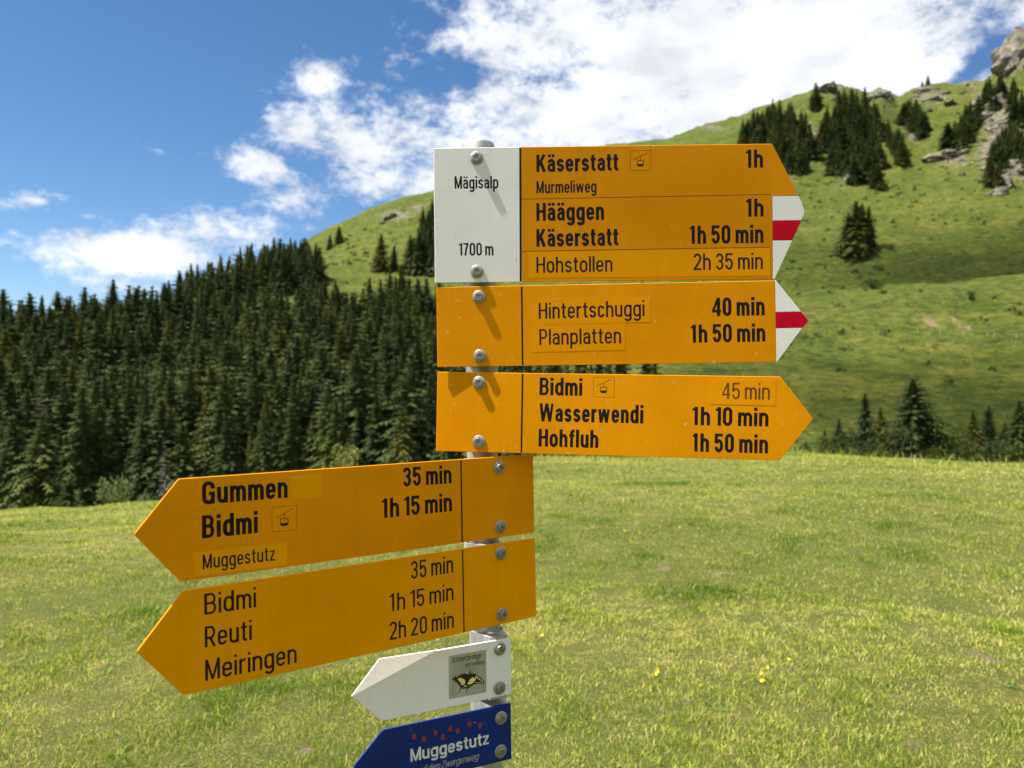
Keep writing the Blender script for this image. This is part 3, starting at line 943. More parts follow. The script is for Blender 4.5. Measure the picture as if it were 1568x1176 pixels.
# second
s = new_sign((-0.00095, -0.0139, -0.04493, -0.11204, 1.10924, 0.02547), 'yellow arrow sign with white-red-white tip reading Hintertschuggi and Planplatten, second from top', size=0.992)
prism('arrow_field', [(0, 0), (502, 0), (502, 120), (0, 120)], M_YEL[2], s)
prism('tip_stripe', [(502, 73.5), (539, 73.5), (503, 120), (502, 120)], M_WHITE, s)
prism('tip_stripe', [(502, 49.6), (540.4, 49.6), (548.0, 57.5), (549.2, 60), (548.0, 62.3), (539, 73.5), (502, 73.5)], M_RED, s)
prism('tip_stripe', [(502, 0), (503, 0), (540.4, 49.6), (502, 49.6)], M_WHITE, s)
rule(s, (128.3, 118.2), (128.1, 1.2), 2.6)
st = sticker(s, [(144.1, 99.1), (319.1, 99.6), (318.6, 62.0), (144.2, 60.6)], M_FOIL3, 0.16)
lettering('Hintertschuggi', 'L', (153.2, 69.6), (310.2, 71.0), 23.8, st, -0.19)
st = sticker(s, [(144.2, 59.9), (281.6, 60.9), (281.0, 21.1), (143.6, 20.2)], M_FOIL3, 0.16)
lettering('Planplatten', 'L', (153.6, 30.7), (275.0, 31.2), 23.6, st, -0.19)
lettering('40 min', 'B', (409.2, 69.1), (486.0, 69.1), 27.2, s)
lettering('1h 50 min', 'B', (377.9, 30.3), (486.4, 30.5), 26.8, s)
for i, p in enumerate(((64.0, 104.2), (64.4, 15.7))): bolt(s, p, i + 2); clamp(s, p, 0.050)
# third
s = new_sign((-0.01609, 0.01597, -0.12057, -0.11515, 1.11694, -0.10143), 'yellow arrow sign pointing right with cable car symbol reading Bidmi, Wasserwendi and Hohfluh', size=0.990)
prism('arrow_field', rounded([(0, 0), (502.4, 0), (547.8, 60.2), (501.8, 120), (0, 120)], [1.5, 3, 3, 3, 1.5]), M_YEL[3], s)
rule(s, (129.9, 118.9), (130.0, 1.4), 2.6)
cable_car(s, [(235.0, 115.2), (265.6, 115.9), (266.1, 85.9), (235.4, 86.4)])
st = sticker(s, [(403.0, 114.7), (495.4, 115.5), (495.4, 78.4), (403.5, 78.7)], M_YEL[3], 0.25)
lettering('45 min', 'F', (420.6, 86.5), (487.2, 86.7), 23.6, st, -0.28)
for t in (('Bidmi', 'B', (155.6, 87.4), (219.0, 87.6), 26.1), ('Wasserwendi', 'B', (155.9, 48.4), (308.8, 48.7), 26.8), ('Hohfluh', 'B', (155.5, 11.0), (243.9, 11.0), 26.3), ('1h 10 min', 'B', (379.1, 47.8), (485.9, 48.1), 26.8), ('1h 50 min', 'B', (379.7, 9.4), (485.8, 9.6), 26.8)):
    lettering(*t, s)
for i, p in enumerate(((64.3, 104.5), (65.7, 15.7))): bolt(s, p, i + 4); clamp(s, p, 0.050)
# fourth, pointing left
s = new_sign((-0.02348, -0.00542, 0.57354, 0.03464, 1.13256, -0.22796), 'yellow arrow sign pointing left with a Muggestutz sticker, reading Gummen and Bidmi')
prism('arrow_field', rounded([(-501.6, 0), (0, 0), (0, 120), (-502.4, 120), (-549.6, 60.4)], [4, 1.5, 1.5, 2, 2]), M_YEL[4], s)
rule(s, (-126.6, 118.6), (-126.6, 1.0), 2.4)
cable_car(s, [(-395.4, 76.4), (-364.7, 76.0), (-365.1, 45.2), (-395.8, 45.8)])
sticker(s, [(-372.6, 114.0), (-332.6, 114.5), (-333.0, 83.5), (-372.4, 84.0)], M_FOIL2)
st = sticker(s, [(-486.3, 32.1), (-377.6, 31.4), (-378.2, 3.0), (-486.6, 4.1)], M_FOIL2)
lettering('Muggestutz', 'L', (-477.0, 11.2), (-392.7, 10.4), 17.2, st, -0.13)
for t in (('Gummen', 'B', (-477.0, 87.6), (-376.0, 86.9), 26.8), ('Bidmi', 'B', (-477.4, 47.4), (-413.0, 46.9), 27.2), ('35 min', 'B', (-218.1, 87.8), (-142.4, 86.6), 26.2), ('1h 15 min', 'B', (-249.4, 47.8), (-142.4, 46.9), 26.4)):
    lettering(*t, s)
for i, p in enumerate(((-62.1, 103.9), (-61.8, 15.4))): bolt(s, p, i + 6); clamp(s, p, 0.053)
# fifth
s = new_sign((-0.0223, -0.00345, 0.60066, 0.03736, 1.13078, -0.35611), 'yellow arrow sign pointing left reading Bidmi, Reuti and Meiringen, lowest of the yellow signs')
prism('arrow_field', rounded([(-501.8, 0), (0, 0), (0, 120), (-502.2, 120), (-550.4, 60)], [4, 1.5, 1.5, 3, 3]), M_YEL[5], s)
rule(s, (-129.1, 118.1), (-128.6, 0.9), 2.2)
for t in (('Bidmi', 'L', (-479.0, 88.3), (-419.8, 87.0), 24.4), ('Reuti', 'L', (-478.8, 50.2), (-425.2, 48.8), 24.2), ('Meiringen', 'L', (-478.6, 11.4), (-370.9, 9.4), 24.3), ('35 min', 'L', (-211.8, 88.8), (-145.0, 88.5), 24.3), ('1h 15 min', 'L', (-244.2, 49.9), (-145.1, 49.5), 24.1), ('2h 20 min', 'L', (-244.7, 12.2), (-145.2, 10.4), 24.0)):
    lettering(*t, s)
for i, p in enumerate(((-63.7, 104.9), (-63.2, 14.8))): bolt(s, p, i + 8); clamp(s, p, 0.055)
# sixth: small white arrow, its upper point bent back so that it catches the sun, with a butterfly picture
s = new_sign((-0.03296, -0.00173, 0.4546, -0.00079, 1.10987, -0.46659), 'small plain white arrow sign with a butterfly sticker below the yellow signs')
prism('panel', rounded([(-199.8, 0), (0, 0), (0, 84), (-119, 84), (-241.2, 41.6)], [0, 5, 1.5, 0, 0]), M_WHITE2, s)
V = [(-119, 0, 84), (-241.2, 0, 41.6), (-200.4, 5.5, 83.6), (-119, 2.5, 84), (-241.2, 2.5, 41.6), (-200.4, 8, 83.6)]
obj('bent_corner', mesh_np('bent_corner', np.array(V) / 1000, [[0, 2, 1], [3, 4, 5], [0, 3, 5, 2], [2, 5, 4, 1]], [M_WHITE2]), s)
for i, p in enumerate(((-18.4, 70.9), (-19.9, 13.1))): bolt(s, p, i + 10); clamp(s, p, 0.049, 0.034)
k = Mat('photo_print_grey_green')
co = k.coord('Object', scale=(1, 1, 1), rot=(0, 0.7, 0))
na = k.noise(k.coord('Object', scale=(22, 1, 5), rot=(0, 0.6, 0)), 2.2, 5, 0.6)
nb = k.noise(k.coord('Object'), 35, 4, 0.5)
k.set(Base_Color=k.mix(k.rng(na, 0.52, 0.72, 0, 0.6), k.ramp(nb, [(0.3, (0.29, 0.30, 0.23)), (0.7, (0.44, 0.45, 0.36))]), (0.55, 0.56, 0.44)), Roughness=0.3)
M_PIC = k.m
Q = [np.array(p) for p in ((-99.9, 73.0), (-40.6, 72.8), (-41.2, 10.6), (-100.4, 11.3))]
pic = prism('butterfly_picture', [tuple(q) for q in Q], M_PIC, s, -0.10, -0.005)
def PP(a, b): return (Q[3] * (1 - a) + Q[2] * a) * (1 - b) + (Q[0] * (1 - a) + Q[1] * a) * b
def pic_poly(name, polys, mat, y):
    flat_print(name, [(np.array([PP(*p) for p in q]), [tuple(range(len(q)))]) for q in polys], mat, pic, y)
M_WING = ink('wing_black', (0.030, 0.026, 0.016), 0.4)
M_CREAM = ink('wing_cream', (0.85, 0.70, 0.26), 0.4)
M_ORANGE = ink('wing_orange', (0.50, 0.20, 0.08), 0.4)
M_TEAL = ink('wing_teal', (0.05, 0.10, 0.09), 0.4)
pic_poly('wings', [[(.07, .445), (.14, .49), (.2, .52), (.3, .54), (.4, .54), (.50, .50), (.50, .28), (.44, .18), (.37, .175), (.31, .2), (.28, .255), (.23, .31), (.16, .37), (.09, .42)],
                   [(.50, .50), (.60, .50), (.706, .48), (.80, .41), (.88, .34), (.94, .27), (.945, .22), (.90, .215), (.80, .235), (.66, .24), (.61, .20), (.54, .17), (.47, .165), (.44, .18), (.50, .28)],
                   [(.30, .20), (.33, .19), (.25, .11), (.225, .10)], [(.47, .17), (.50, .17), (.465, .05), (.445, .045)]], M_WING, -0.12)
cream = [[(.23, .43), (.30, .455), (.37, .42), (.43, .37), (.43, .30), (.40, .27), (.34, .27), (.31, .33)], [(.55, .37), (.63, .41), (.70, .38), (.72, .34), (.66, .29), (.58, .25), (.50, .26), (.50, .29)], [(.39, .255), (.48, .245), (.47, .225), (.40, .225)]]
for i in range(4): cream.append([(.185 + .052 * i, .475 + .012 * i), (.205 + .052 * i, .482 + .012 * i), (.235 + .052 * i, .525 + .004 * i), (.215 + .052 * i, .518 + .004 * i)])
for i in range(5): cream.append([(.70 + .043 * i, .385 - .03 * i), (.722 + .043 * i, .372 - .03 * i), (.742 + .043 * i, .43 - .036 * i), (.72 + .043 * i, .445 - .036 * i)])
for i in range(6): cream.append([(.70 + .036 * i, .268 - .006 * i), (.722 + .036 * i, .266 - .006 * i), (.722 + .036 * i, .282 - .006 * i), (.70 + .036 * i, .286 - .006 * i)])
for i in range(5): cream.append([(.105 + .035 * i, .425 - .03 * i), (.13 + .035 * i, .412 - .03 * i), (.135 + .035 * i, .422 - .03 * i), (.11 + .035 * i, .436 - .03 * i)])
pic_poly('wing_spots', cream, M_CREAM, -0.15)
pic_poly('orange_spots', [[(x, .195), (x + .03, .19), (x + .028, .215), (x + .004, .218)] for x in (.325, .37, .52, .565)], M_ORANGE, -0.15)
pic_poly('teal_spot', [[(.44, .20), (.50, .195), (.51, .23), (.47, .245), (.44, .23)]], M_TEAL, -0.15)
pic_poly('body', [[(.435, .29), (.465, .28), (.57, .46), (.585, .55), (.555, .56), (.52, .49)], [(.555, .555), (.56, .555), (.52, .66), (.512, .66)], [(.575, .55), (.58, .555), (.70, .635), (.695, .642)]], M_WING, -0.18)
a = PP(.055, .83); b = PP(.85, .83)
lettering('Schmetterlinge', 'C', tuple(a), tuple(b), 7.6, pic, -0.12)
a = PP(.42, .68); b = PP(.94, .68)
lettering('am Hasliberg', 'C', tuple(a), tuple(b), 6.0, pic, -0.12)
# seventh: blue
s = new_sign((-0.03296, -0.00173, 0.4546, -0.00049, 1.10987, -0.56378), 'blue arrow sign with red dots and white Muggestutz lettering at the bottom of the post')
prism('panel', rounded([(-199, 0), (0, 0), (0, 83), (-197.9, 83.5), (-240, 41.5)], [3, 2, 2, 5, 4]), M_BLUE, s)
lettering('Muggestutz', 'W', (-158.3, 30.5), (-37.1, 30.3), 18.2, s)
lettering('auf dem Zwergenweg', 'S', (-150.0, 11.4), (-54.9, 11.2), 10.0, s)
dots = []
for i, (x, z) in enumerate(((-152.5, 64.7), (-138.1, 58.4), (-120.5, 64.0), (-109.4, 55.2), (-97.8, 64.8), (-86.3, 59.5), (-67.4, 65.5), (-51.2, 59.6))):
    t = np.linspace(0, 2 * np.pi, 13)[:-1]
    rr = 3.3 * (1 + 0.12 * np.sin(3 * t + i))
    dots.append((np.stack([x + rr * np.cos(t), z + 1.25 * rr * np.sin(t)], 1), [tuple(range(12))]))
for d in dots: flat_print('red_dot', [d], M_DOT, s)
for i, p in enumerate(((-16.8, 64.4), (-18.3, 15.5))): bolt(s, p, i + 12); clamp(s, p, 0.049, 0.034)

# ------------------------------------------------------------------ conifers
def foliage_mat(name, lo, mid, hi, obj_rand=True, hue=0.5):
    k = Mat(name)
    co = k.coord('Object')
    n1 = k.noise(co, 1.6, 3, 0.6)
    c = k.ramp(n1, [(0.30, lo), (0.52, mid), (0.75, hi)])
    if obj_rand:
        oi = k.node('ShaderNodeObjectInfo')
        c = k.mix(1.0, c, k.ramp(oi.outputs['Random'], [(0.0, (0.60, 0.70, 0.70)), (0.45, (0.95, 1.0, 0.95)), (0.8, (1.22, 1.15, 0.95)), (1.0, (1.75, 1.35, 0.85))]), 'MULTIPLY')
    else:
        c = k.mix(1.0, c, k.attr('tint'), 'MULTIPLY')
    k.set(Base_Color=c, Roughness=0.8)
    k.b.inputs['Specular IOR Level'].default_value = 0.08
    tr = k.node('ShaderNodeBsdfTranslucent')
    k.inp('Color', c, tr)
    mx = k.node('ShaderNodeMixShader')
    mx.inputs[0].default_value = 0.18
    k.L.new(k.b.outputs[0], mx.inputs[1])
    k.L.new(tr.outputs[0], mx.inputs[2])
    k.L.new(mx.outputs[0], k.out.inputs[0])
    return k.m
NEEDLE = ((0.028, 0.043, 0.014), (0.057, 0.078, 0.024), (0.098, 0.120, 0.038))
M_NEEDLE = foliage_mat('spruce_needles', *NEEDLE)
M_NEEDLE_T = foliage_mat('spruce_needles_mass', *NEEDLE, obj_rand=False)
k = Mat('spruce_bark')
n = k.noise(k.coord('Object', scale=(1, 1, 0.3)), 6, 5, 0.6)
k.set(Base_Color=k.ramp(n, [(0.3, (0.055, 0.042, 0.032)), (0.7, (0.14, 0.11, 0.085))]), Roughness=0.9)
M_BARK = k.m
k = Mat('dead_grey_wood')
n = k.noise(k.coord('Object'), 4, 4, 0.6)
k.set(Base_Color=k.ramp(n, [(0.3, (0.07, 0.06, 0.052)), (0.7, (0.15, 0.13, 0.115))]), Roughness=0.9)
M_DEAD = k.m

def spruce(seed, H=20.0, Rr=0.17, levels=30, per=8, steps=5, low=0.05, spread=1.0, dead=False):
    """spruce of height H: whorls of drooping boughs, every bough a row of small sprays. returns verts, tris"""
    g = np.random.default_rng(seed)
    V, F = [], []
    def tri(a, b, c):
        n = len(V)
        V.extend((a, b, c))
        F.append((n, n + 1, n + 2))
    R0 = H * Rr
    lop = g.uniform(0.70, 1.25, 8)
    pw = g.uniform(0.55, 0.92)
    ring = g.uniform(0.80, 1.22, levels + 1)
    for li in range(levels):
        t = low + (1 - low) * (li + g.uniform(-.3, .3)) / levels
        t = min(max(t, low), 0.985)
        z = t * H
        prof = ring[li] * ((1 - t) ** pw if t < 0.8 else (1 - t) ** pw * (1 - 0.9 * (t - 0.8))) * (0.62 + 0.38 * min(1, (t - low + 0.10) / 0.18))
        Lb = R0 * prof + 0.010 * H
        nb = max(4, int(per * (0.45 + 0.75 * (1 - t)) + 0.5))
        a0 = g.uniform(0, 6.28)
        for b in range(nb):
            az = a0 + 6.283 * b / nb + g.uniform(-.3, .3)
            Ln = Lb * g.uniform(0.62, 1.12) * lop[int((az % 6.283) / 0.7854) % 8]
            d = np.array((math.cos(az), math.sin(az), 0))
            sd = np.array((-d[1], d[0], 0))
            up0 = 0.12 + 0.30 * t + 2.2 * max(0, t - 0.78)
            droop = 0.75 - 0.55 * t + g.uniform(-.12, .12)
            zz = z + g.uniform(-.012, .012) * H
            pts = []
            for q in range(steps + 1):
                s = q / steps
                pts.append(np.array((0, 0, zz)) + d * Ln * s + np.array((0, 0, Ln * (up0 * s - droop * s * s))))
            for q in range(steps):
                s = (q + 0.5) / steps
                p, pn = pts[q], pts[q + 1]
                wv = (Ln * (0.30 * (1 - s) + 0.10) + 0.010 * H) * (5.0 / steps) ** 0.5 * g.uniform(0.75, 1.3)
                if dead: wv *= 0.25
                dn = np.array((0, 0, -1.0))
                for sg in (-1, 1):
                    tip = p + (pn - p) * g.uniform(.6, 1.6) + sd * sg * wv + dn * wv * g.uniform(.2, .8)
                    tri(p, pn, tip)
                if not dead:
                    tri(p + sd * 0.1 * wv, pn, (p + pn) / 2 + dn * wv * g.uniform(.6, 1.2) + sd * g.uniform(-.3, .3) * wv)
            if not dead:
                e = pts[-1]
                tri(e + sd * Ln * .07, e - sd * Ln * .07, e + d * Ln * .16 + np.array((0, 0, -Ln * .05)))
    # leader
    for k_ in range(5):
        az = k_ * 1.26
        d = np.array((math.cos(az), math.sin(az), 0))
        tri(np.array((0, 0, H * .995)), np.array((0, 0, H * .95)) + d * .014 * H, np.array((0, 0, H * .965)) - d * 0.006 * H)
    # shaded inner foliage
    if not dead:
        m_, nz = 9, 9
        b0 = len(V)
        for i in range(nz):
            t = low + 0.02 + (0.93 - low) * i / (nz - 1)
            for j in range(m_):
                az = 6.283 * j / m_ + i * 0.35
                r = R0 * (1 - t) ** 0.85 * g.uniform(0.30, 0.62) * (0.5 if i == 0 else 1)
                V.append(np.array((r * math.cos(az), r * math.sin(az), t * H + g.uniform(-.015, .015) * H)))
        for i in range(nz - 1):
            for j in range(m_):
                j2 = (j + 1) % m_
                a, b, c, e = b0 + i * m_ + j, b0 + i * m_ + j2, b0 + (i + 1) * m_ + j2, b0 + (i + 1) * m_ + j
                F.append((a, b, c)); F.append((a, c, e))
    return np.array(V), np.array(F)
def trunk_geo(H, r, seg=7, bend=0.0):
    V, F = [], []
    hs = [-0.5, 0.02 * H, 0.3 * H, 0.6 * H, 0.97 * H]
    rs = [r * 1.25, r, r * 0.75, r * 0.45, r * 0.05]
    for h, rr in zip(hs, rs):
        for k_ in range(seg):
            t = 6.2832 * k_ / seg
            V.append((rr * math.cos(t) + bend * (h / H) ** 2, rr * math.sin(t), h))
    for i in range(len(hs) - 1):
        for k_ in range(seg):
            k2 = (k_ + 1) % seg
            F.append((i * seg + k_, i * seg + k2, (i + 1) * seg + k2, (i + 1) * seg + k_))
    return np.array(V), np.array(F)
VAR = []
for i in range(10):
    V, F = spruce(100 + i, 20.0, [0.195, 0.215, 0.175, 0.25, 0.20, 0.235, 0.185, 0.22, 0.27, 0.205][i], 40, 11, 7, 0.03)
    tv, tf = trunk_geo(20.0, 0.26)
    VAR.append((mesh_np('crown', V, F, [M_NEEDLE]), mesh_np('trunk', tv, tf, [M_BARK], True)))
YOUNG = []
for i in range(4):
    V, F = spruce(300 + i, 9.0, [0.27, 0.24, 0.31, 0.26][i], 34, 14, 7, 0.02)
    tv, tf = trunk_geo(9.0, 0.13)
    YOUNG.append((mesh_np('crown', V, F, [M_NEEDLE]), mesh_np('trunk', tv, tf, [M_BARK], True)))
MASSV = [spruce(500 + i, 20.0, 0.225, 16, 8, 3, 0.04) for i in range(5)]

def plant(name, var, x, y, h, base_h, label, group=None, cat='tree', wide=1.0, yaw=None, sink=0.3):
    z = float(ground(x, y))
    o = empty(name, (x, y, z - sink), (random.uniform(-.03, .03), random.uniform(-.03, .03), random.uniform(0, 6.28) if yaw is None else yaw), label=label, cat=cat, group=group)
    f = (h + sink) / base_h
    o.scale = (f * wide, f * wide, f)
    obj('trunk', var[1], o)
    obj('crown', var[0], o)
    return o

# --- where the big spruces stand: (x, y, height, kind)
trees = []
def scatter_forest():
    cell = 4.25
    pts = []
    for gx in np.arange(-260, 60, cell):
        for gy in np.arange(92, 330, cell):
            x, y = gx + random.uniform(-.45, .45) * cell, gy + random.uniform(-.45, .45) * cell
            u = CX + FPX * x / y
            if u < -140 or u > 1010: continue
            r6 = np.interp(u, [p[0] for p in LINES[6]], [p[1] for p in LINES[6]])
            lim = r6 + (8 if u < 470 else 0)
            first = 96 if u > 60 else 100
            if u > 470:                               # the wood thins out towards the valley floor on the right
                lim = np.interp(u, [470, 500, 560, 660, 760, 1010], [300, 238, 236, 232, 175, 118])
            if 380 < u < 470 and y > 262 and random.random() < 0.12: continue
            if y > lim or y < first: continue
            gap = fbm(np.array([x / 26.0]), np.array([y / 26.0]), 2)[0]
            if gap < -0.42 and y > 130: continue
            h = random.triangular(11, 22.0, 17.0) * (1 + 0.16 * gap)
            if y < 112: h *= random.uniform(0.55, 0.95)
            if y > 235: h *= 0.9
            if u > 700: h *= 0.8
            pts.append((x, y, h, 'forest'))
    return pts
trees += scatter_forest()
def grove(poly, n, h0, h1, tag, rmin=230):
    poly = np.array(poly, float)
    lo, hi = poly.min(0), poly.max(0)
    got = []
    for _ in range(4000):
        if len(got) >= n: break
        u, v = random.uniform(lo[0], hi[0]), random.uniform(lo[1], hi[1])
        ins, j = False, len(poly) - 1
        for i in range(len(poly)):
            if (poly[i][1] > v) != (poly[j][1] > v) and u < (poly[j][0] - poly[i][0]) * (v - poly[i][1]) / (poly[j][1] - poly[i][1]) + poly[i][0]: ins = not ins
            j = i
        if not ins: continue
        x, y, z = on_slope(u, v, rmin)
        if any((x - a) ** 2 + (y - b) ** 2 < 2.6 ** 2 for a, b, *_ in got): continue
        got.append((x, y, random.uniform(h0, h1), tag))
    return got
trees += grove([(1262, 195), (1278, 165), (1300, 160), (1335, 165), (1348, 205), (1350, 240), (1347, 292), (1320, 288), (1290, 276), (1275, 270), (1266, 245), (1258, 220)], 105, 11, 17, 'grove_mid')
trees += grove([(1350, 205), (1358, 205), (1392, 250), (1385, 258), (1370, 240)], 18, 10, 15, 'grove_mid')
trees += grove([(1385, 178), (1402, 175), (1418, 200), (1412, 212), (1395, 200), (1383, 190)], 22, 11, 16, 'grove_knob')
trees += grove([(1448, 222), (1460, 215), (1485, 185), (1500, 175), (1497, 205), (1475, 230), (1455, 228)], 24, 10, 16, 'grove_cliff')
trees += grove([(1495, 170), (1515, 135), (1545, 140), (1568, 150), (1600, 180), (1590, 200), (1550, 195), (1535, 170)], 36, 10, 16, 'grove_cliff')
trees += grove([(1505, 280), (1512, 255), (1535, 215), (1570, 205), (1600, 230), (1580, 255), (1545, 262), (1520, 298)], 34, 9, 15, 'grove_cliff')
trees += grove([(1132, 225), (1140, 205), (1160, 190), (1205, 172), (1232, 182), (1243, 225), (1252, 240), (1240, 262), (1215, 272), (1195, 250), (1150, 235)], 95, 11, 17, 'grove_ridge')
trees += grove([(1238, 170), (1248, 150), (1256, 160), (1256, 172)], 6, 9, 14, 'grove_ridge')
trees += [(*on_slope(u, v, 230)[:2], h, 'lone_clump') for u, v, h in ((1300, 386, 17), (1312, 389, 22), (1322, 386, 21), (1330, 377, 17), (1297, 380, 13), (1317, 380, 19))]
trees += grove([(225, 496), (285, 460), (330, 444), (380, 428), (430, 411), (465, 412), (492, 428), (486, 442), (400, 456), (300, 482)], 120, 13, 19.5, 'ridge_left', 300)
trees += [(*on_slope(u, v, 280)[:2], h, 'hill_left') for u, v, h in ((629, 420, 20), (640, 420, 22), (652, 418, 20), (660, 410, 22), (645, 395, 19), (655, 372, 20), (661, 355, 19), (648, 352, 16), (634, 412, 17), (662, 335, 15), (668, 420, 21), (672, 395, 20))]
LONE = [(519, 373, 12.5, 'single dark spruce on the green hill behind the forest, higher of two'), (505, 382, 10.5, 'single small spruce on the green hill behind the forest, lower of two'),
        (584, 416, 19, 'taller spruce of the pair standing in mid slope left of the post'), (604, 414, 13, 'shorter spruce of the pair standing in mid slope left of the post'),
        (1421, 131, 8, 'tiny spruce standing on the rocky knob of the right skyline'), (1412, 133, 5, 'tiny bush-like spruce beside another on the rocky skyline knob')]

# --- how much of each tree shows: front-to-back cover on a coarse frame, so the ones in view become single trees
gw, gh = 392, 294
cov = np.zeros((gh, gw), bool)
uu, vv = (np.arange(gw) + .5) * 4, (np.arange(gh) + .5) * 4
crest = np.interp(uu, [p[0] for p in LINES[2]], [p[2] for p in LINES[2]])
cov |= vv[:, None] > crest[None, :] - 2
for x0, x1, y0, y1 in ((666, 1184, 226, 432), (668, 1188, 437, 560), (668, 1195, 572, 698), (272, 816, 735, 885)): cov[int(y0 / 4):int(y1 / 4), int(x0 / 4):int(x1 / 4)] = True
# the slopes hide what stands behind them
order = sorted(range(len(trees)), key=lambda i: trees[i][1])
seen = np.zeros(len(trees))
gz = [float(ground(t[0], t[1])) for t in trees]
for i in order:
    x, y, h, tg = trees[i]
    u, vb = to_px(x, y, gz[i])
    vt = vb - h / y * FPX
    hw = 0.19 * h / y * FPX
    i0, i1 = max(0, int(vt / 4)), min(gh - 1, int(vb / 4))
    c = 0
    for r in range(i0, i1 + 1):
        f = (vv[r] - vt) / max(vb - vt, 1)
        w_ = hw * min(max(f, 0.12), 1)
        j0, j1 = int((u - w_) / 4), int((u + w_) / 4)
        j0, j1 = max(0, j0), min(gw - 1, j1)
        if j1 < j0: continue
        seg = cov[r, j0:j1 + 1]
        c += int((~seg).sum())
        seg[:] = True
    seen[i] = c
rank = sorted(range(len(trees)), key=lambda i: -seen[i])
single = set(i for i in rank[:292] if seen[i] > 1)
GROUPS = {'forest': ('dark green spruce packed among others in the dense forest on the left', 'spruces of the dense forest'),
          'ridge_left': ('dark spruce in the wood climbing the left ridge against the sky', 'spruces along the left ridge'),
          'hill_left': ('spruce in the steep clump on the green hill just left of the white name field', 'spruces in the clump on the hill'),
          'grove_mid': ('dark spruce in the long grove in the middle of the right slope', 'spruces of the middle grove'),
          'grove_knob': ('spruce in the small grove under the rocky skyline knob', 'spruces of the small upper grove'),
          'grove_cliff': ('dark spruce growing among pale rocks at the right edge', 'spruces among the rocks'),
          'grove_ridge': ('dark spruce in the ridge wood behind the tip of the topmost sign', 'spruces of the ridge wood'),
          'lone_clump': ('tall spruce in the isolated clump on the open right slope', 'spruces of the isolated clump')}
ZONES = {}
for i in sorted(single):
    x, y, h, tg = trees[i]
    if tg != 'forest': continue
    u = CX + FPX * x / y
    col = 0 if u < 130 else 1 if u < 280 else 2 if u < 450 else 3
    row = 0 if y < 122 else 1 if y < 185 else 2
    ZONES[i] = (row, col)
ROWN = ('front-row spruce at the forest foot', 'spruce halfway up the forest', 'spruce near the forest top')
COLN = ('by the left edge of the picture', 'above the point of the Gummen sign', 'above the lettering Gummen', 'left of the upper yellow signs')
mass = {}
for i, (x, y, h, tg) in enumerate(trees):
    if i in single:
        lb, gp = GROUPS[tg]
        if i in ZONES:
            r_, c_ = ZONES[i]
            mates = [j for j in ZONES if ZONES[j] == (r_, c_)]
            pre = ''
            if i == max(mates, key=lambda j: trees[j][2] / trees[j][1]): pre = 'largest '
            elif i == min(mates, key=lambda j: trees[j][0] / trees[j][1]): pre = 'leftmost '
            elif i == max(mates, key=lambda j: trees[j][0] / trees[j][1]): pre = 'rightmost '
            lb = pre + 'dark ' + ROWN[r_] + ' ' + COLN[c_]
            gp = 'spruces of the dense forest, ' + ('foot', 'middle', 'top')[r_] + ' ' + ('far left', 'left', 'centre', 'right')[c_]
        plant('spruce_tree', VAR[random.randrange(10)], x, y, h, 20.0, lb, gp, wide=random.uniform(0.82, 1.38) * (1.38 if tg.startswith('grove') else 1.08))
    else:
        if seen[i] > 0 or random.random() < 0.12: mass.setdefault('mass', []).append((x, y, h))
if mass:
    Vs, Fs, Ts, b = [], [], [], 0
    for x, y, h in mass['mass']:
        V, F = MASSV[random.randrange(5)]
        a = random.uniform(0, 6.28)
        f = h / 20.0
        c, s_ = math.cos(a) * f * 1.25, math.sin(a) * f * 1.25
        z = float(ground(x, y))
        Vs.append(np.stack([V[:, 0] * c - V[:, 1] * s_ + x, V[:, 0] * s_ + V[:, 1] * c + y, V[:, 2] * f + z - 0.3], 1))
        Fs.append(F + b)
        b += len(V)
        q = random.random()
        tint = np.array((0.62, 0.70, 0.72)) * (1 - q) + np.array((1.35, 1.22, 0.92)) * q
        Ts.append(np.repeat(tint[None], len(V), 0))
    me = mesh_np('spruce_forest', np.vstack(Vs), np.vstack(Fs), [M_NEEDLE_T])
    color_attr(me, 'tint', np.vstack(Ts))
    obj('spruce_forest', me, kind='stuff', label='further spruces deep in the forest and groves that merge into one dark mass')
for u, v, h, lb in LONE:
    x, y, z = on_slope(u, v, 230)
    plant('spruce_tree', VAR[random.randrange(10)], x, y, h, 20.0, lb, 'lone spruces on the slopes', wide=1.25)
# --- small spruces at the edges of the forest and in the hollow behind the meadow
def at_depth(u, y):
    return (u - CX) / FPX * y, y
SMALL = [(1284, 96, 640, 1.0, 'slim young spruce in the hollow just right of the third sign tip'), (1325, 94, 602, 0.85, 'slender young spruce left of the broad dark one in the hollow'),
         (1350, 93, 622, 0.9, 'short young spruce directly left of the broad dark one in the hollow'), (1403, 90, 578, 1.5, 'broad dark bushy spruce, largest of the row behind the meadow edge'),
         (1490, 92, 626, 1.0, 'young spruce at the left of the group of three near the right edge'), (1514, 95, 622, 0.95, 'middle young spruce of the group of three near the right edge'),
         (1538, 93, 646, 1.1, 'lowest young spruce of the group of three near the right edge'), (1562, 90, 612, 1.1, 'young spruce cut off by the right edge of the picture'),
         (1262, 98, 655, 1.0, 'lowest young spruce peeping out beside the third sign tip'),
         (106, 84, 733, 1.2, 'little bright green spruce at the foot of the forest by the meadow'), (60, 92, 640, 1.1, 'young spruce at the left forest foot beside the mound')]
for i, (u, y, vt, wd, lb) in enumerate(SMALL):
    x, y = at_depth(u, y)
    z = float(ground(x, y))
    h = EYE + (CY - vt) / FPX * y - z
    plant('young_spruce', YOUNG[i % 4], x, y, h, 9.0, lb, 'young spruces', wide=wd)
